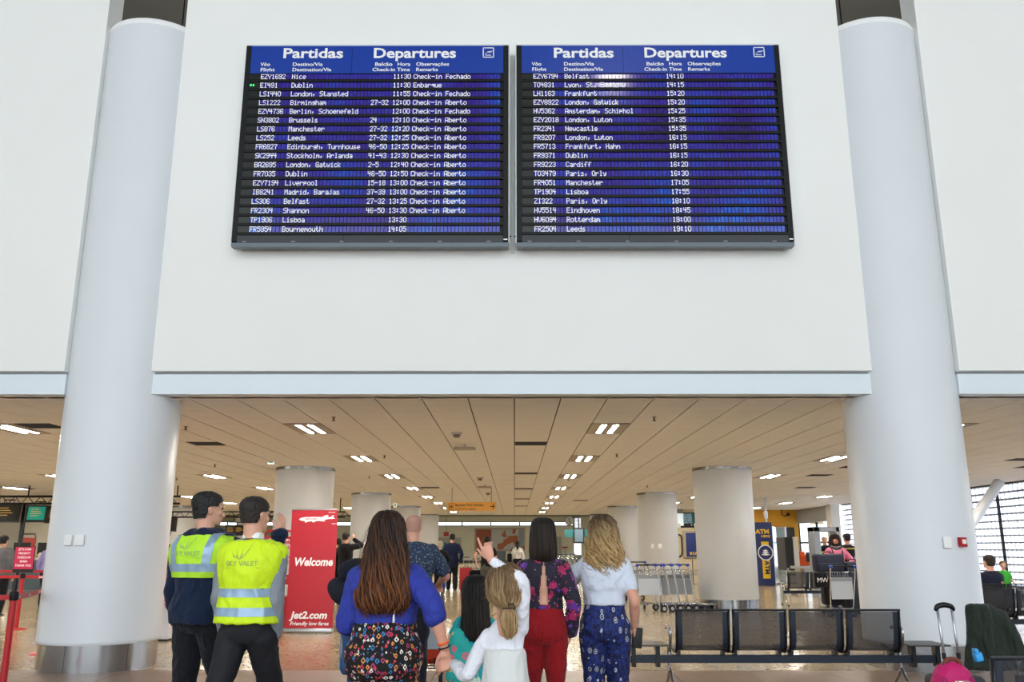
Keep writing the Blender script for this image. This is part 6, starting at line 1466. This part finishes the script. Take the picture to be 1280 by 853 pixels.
# window column by the clock
xa, za = on_back(717.5, 661); xb, zb = on_back(729, 648)
w4 = struct(MB().box(xa, xb, YB-.2, YB-.02, za, za+.08).box(xa, xa+.08, YB-.2, YB-.02, za, zb).box(xb-.08, xb, YB-.2, YB-.02, za, zb).box((xa+xb)/2-.05, (xa+xb)/2+.05, YB-.2, YB-.02, za, zb).build('window_6', GREYW)); MB().box(xa, xb, YB-.1, YB-.05, za, zb).build('pane', mat('lit_window', 'f4f8ff', .2, emit='f4f8ff', es=.6), w4)
xa, za = on_back(717.5, 694); xb, zb = on_back(729, 679)
w5 = struct(MB().box(xa-.08, xb+.08, YB-.1, YB-.02, .3, 4.3).build('window_7', GREYW)); MB().box(xa, xb, YB-.14, YB-.1, za, zb).build('pane', MATS['lit_window'], w5)
x, z = at(723.5, 670, 60); t = thing('flight_screen', 'black flight screen on a bracket below the clock', 'screen', (x, 60, z)); MB().box(-.36, .36, -.06, .06, -.5, .5).build('case', DARK, t, bevel=.02); MB().box(-.28, .28, -.065, -.06, -.4, .42).build('screen', mat('flight_screen', '51606b', .3, emit='51606b', es=.35), t); MB().cyl((0, .1, .5), (0, .1, 4.9-z), .03).build('hanger', DARK, t); [MB().box(a, b_, .1, .14, -.1, .4).build('teal_wing', MATS['teal_panel'], t) for a, b_ in ((-.95, -.36), (.36, .9))]
# doors and fittings of the back wall
for i, (p0, p1, py) in enumerate(((546, 577, 672), (663, 702, 671))):
    xa, _ = on_back(p0, 700); xb, zt = on_back(p1, py); dr = struct(MB().box(xa, xb, YB-.12, YB, .0, zt).build('door_%d' % (i+2), mat('door_greige', 'b5b1a2', .5))); n = 3
    for q in range(n): MB().box(xa+(xb-xa)*q/n+.1, xa+(xb-xa)*(q+1)/n-.1, YB-.16, YB-.12, .1, zt-.12).build('door_leaf', mat('leaf_greige', 'a8a496', .5), dr)
x, z = on_back(558, 668); t = thing('red_sign', 'small red sign hanging above the far left doors', 'sign', (x, YB-.4, z)); MB().box(-.25, .25, 0, .05, -.2, .2).build('sheet', RED, t); MB().cyl((0, .02, .2), (0, .02, 4.4-z), .02).build('hanger', DARK, t)
x, z = on_back(706, 684.5); t = thing('red_notice', 'thin red notice strip left of the far flight screen', 'notice', (x, YB-.4, z)); MB().box(-.28, .28, 0, .25, -.06, .06).build('sheet', RED, t); MB().box(-.02, .02, .2, .3, -z, -.06).build('post', GREYPL, t)
xa, za = on_back(617, 697); xb, zb = on_back(632, 692); t = thing('wall_grille', 'grey ventilation grille under the wall map', 'grille', (xa, YB-.15, za-.3)); MB().box(0, xb-xa, 0, .1, 0, .9).build('grille_back', GREYPL, t)
for q in range(6): MB().box(0, xb-xa, -.04, 0, .06+q*.14, .13+q*.14).build('slat', mat('slat_grey', '5c5f60', .5), t)
xa, za = on_back(544, 700); t = thing('teal_stand', 'teal display stand at the foot of the far left doors', 'stand', (xa+.4, YB-3, 0)); MB().box(-.5, .9, 0, .6, 0, 1.9).build('stand_body', mat('teal_stand', '2f7d78', .5), t, bevel=.05); MB().box(-.4, .8, -.02, 0, .4, 1.7).build('front_sheet', mat('teal_sheet', '3b948c', .5), t)
# ---------------- check-in zone, left
t = thing('monitor_gantry', 'long black truss carrying the check-in monitors at the left', 'truss', (-20, 27.0, 0)); mb = MB()
za = at(30, 630, 27)[1]
for zz_ in (za, za+.22): mb.cyl((0, 0, zz_), (9.7, 0, zz_), .035, n=8)
mb.build('chord', BLACKM, t); wb = MB()
for q in range(24): wb.cyl((q*.4, 0, za), (q*.4+.2, 0, za+.22), .012, n=6).cyl((q*.4+.2, 0, za+.22), (q*.4+.4, 0, za), .012, n=6)
wb.build('truss_web', BLACKM, t)
for q in (.1, 5, 9.6): MB().cyl((q, 0, za+.22), (q, 0, CEIL), .02).build('hanger', BLACKM, t)
MB().box(4.86, 4.96, .0, .1, 0, za).build('gantry_post', BLACKM, t)
def monitor(px, py, d_, w_, h_, scol, lab, tilt=-12, es=.3):
    x, z = at(px, py, d_); t = thing('check_in_monitor', lab, 'monitor', (x, d_, z)); M_ = Matrix.Rotation(R(14), 4, 'Z') @ Matrix.Rotation(R(tilt), 4, 'X')
    MB().box(-w_/2, w_/2, 0, .12, -h_/2, h_/2, M_).build('case', BLACKM, t); MB().box(-w_/2+.05, w_/2-.05, -.006, 0, -h_/2+.05, h_/2-.05, M_).build('screen', mat('screen_'+scol, scol, .25, emit=scol, es=es), t)
    tx = MB(); m = MB()
    for q in range(4): m.box(-w_*.3, w_*(.05+.08*(q % 3)), -.009, -.006, h_*.22-q*h_*.13, h_*.26-q*h_*.13)
    tx.add(m.v, m.f, M_); tx.build('screen_lines', mat('line_'+scol, 'c9a040' if scol[0] == '1' else 'cfe8e0', .4), t); top = (za if d_ < 30 else 2.55)-z
    MB().tube([(-.15, .08, h_/2-.03), (-.15, .08, h_/2+.1), (.15, .08, h_/2+.1), (.15, .08, h_/2-.03)], .015, 6).build('bracket', BLACKM, t)
    MB().tube([(0, .08, h_/2+.09), (0, 27-d_ if d_ < 30 else 34-d_, max(top+.03, h_/2+.12))], .02, 6).build('hanging_rod', BLACKM, t)
monitor(8, 641, 26.6, .78, .56, '15140e', 'dark check-in monitor at the left edge', es=.3)
monitor(46.5, 642, 26.6, .62, .50, '1f8a78', 'check-in monitor with a green screen left of the big column')
monitor(70, 643, 26.6, .62, .50, '14150f', 'dark check-in monitor touching the left big column', es=.3)
monitor(208, 655, 27, .6, .44, '16161a', 'dark check-in monitor right of the left big column', es=.3)
t = thing('check_in_counter', 'long grey check-in counter behind the queue at the left', 'counter', (-19.5, 28.2, 0)); MB().box(0, 9.2, 0, .7, 0, 1.02).build('counter_body', mat('counter_grey', '6a6660', .5), t); MB().box(-.03, 9.23, -.08, .75, 1.02, 1.08).build('counter_top', mat('counter_top', 'bdb7a8', .4), t)
for q in range(6): MB().box(.2+q*1.55, 1.45+q*1.55, -.02, 0, .12, .95).build('counter_panel', mat('counter_panel', '23252a' if q % 2 else '3c4a50', .4), t)
for px, nm in ((57, 'black desk monitor on the check-in counter near the left big column'), (27, 'black desk monitor on the check-in counter near the left edge')):
    t = thing('desk_monitor', nm, 'monitor', (at(px, 680, 28.4)[0], 28.45, 1.08)); MB().box(-.26, .26, -.02, .03, .12, .48).build('case', DARK, t); MB().cyl((0, 0, 0), (0, 0, .14), .03).build('stand', DARK, t)
t = thing('red_backdrop_sign', 'red sign with a hoop handle behind the check-in counter', 'sign', (at(32, 680, 29)[0], 29.1, 1.0)); MB().box(-.26, .26, 0, .03, .0, .72).build('sheet', mat('rust_red', '8a2a20', .5), t); MB().tube([(-.24, .01, .72), (-.22, .01, .84), (.22, .01, .84), (.24, .01, .72)], .02, 6).build('hoop', BLACKM, t)
MB().box(-.2, .2, .1, .14, -1.0, .0).build('post', BLACKM, t)
t = thing('desk_clutter', 'cream papers and small boxes along the check-in counter', 'papers', (at(42, 690, 28.3)[0], 28.35, 1.08)); t['kind'] = 'stuff'
for q in range(5): MB().rbox((-.6+q*.3, 0, .06+.03*(q % 2)), (.2, .2, .1+.05*(q % 2)), .02).build('paper_box', mat('paper_cream', 'c9bf9f', .7), t, True)
# dark equipment and truss behind the two men
t = thing('distant_truss', 'black truss behind the two vest wearers', 'truss', (at(262, 660, 34)[0], 34, 0)); mb = MB()
for zz_ in (2.55, 2.75): mb.cyl((-5.0, 0, zz_), (5.2, 0, zz_), .03, n=8)
for q in range(26): mb.cyl((-5+q*.4, 0, 2.55), (-4.8+q*.4, 0, 2.75), .012, n=6).cyl((-4.8+q*.4, 0, 2.75), (-4.6+q*.4, 0, 2.55), .012, n=6)
mb.build('truss_bars', BLACKM, t)
for q in (-4.8, 0, 5): MB().cyl((q, 0, 2.75), (q, 0, CEIL), .02).build('hanger', BLACKM, t)
for i, px in enumerate((205, 290, 300, 352, 362)):
    monitor(px, 663, 33.8, .5, .38, '16161a', 'small dark hanging monitor behind the vest wearers, %s from the left' % ('first second third fourth fifth'.split()[i]), es=.2)
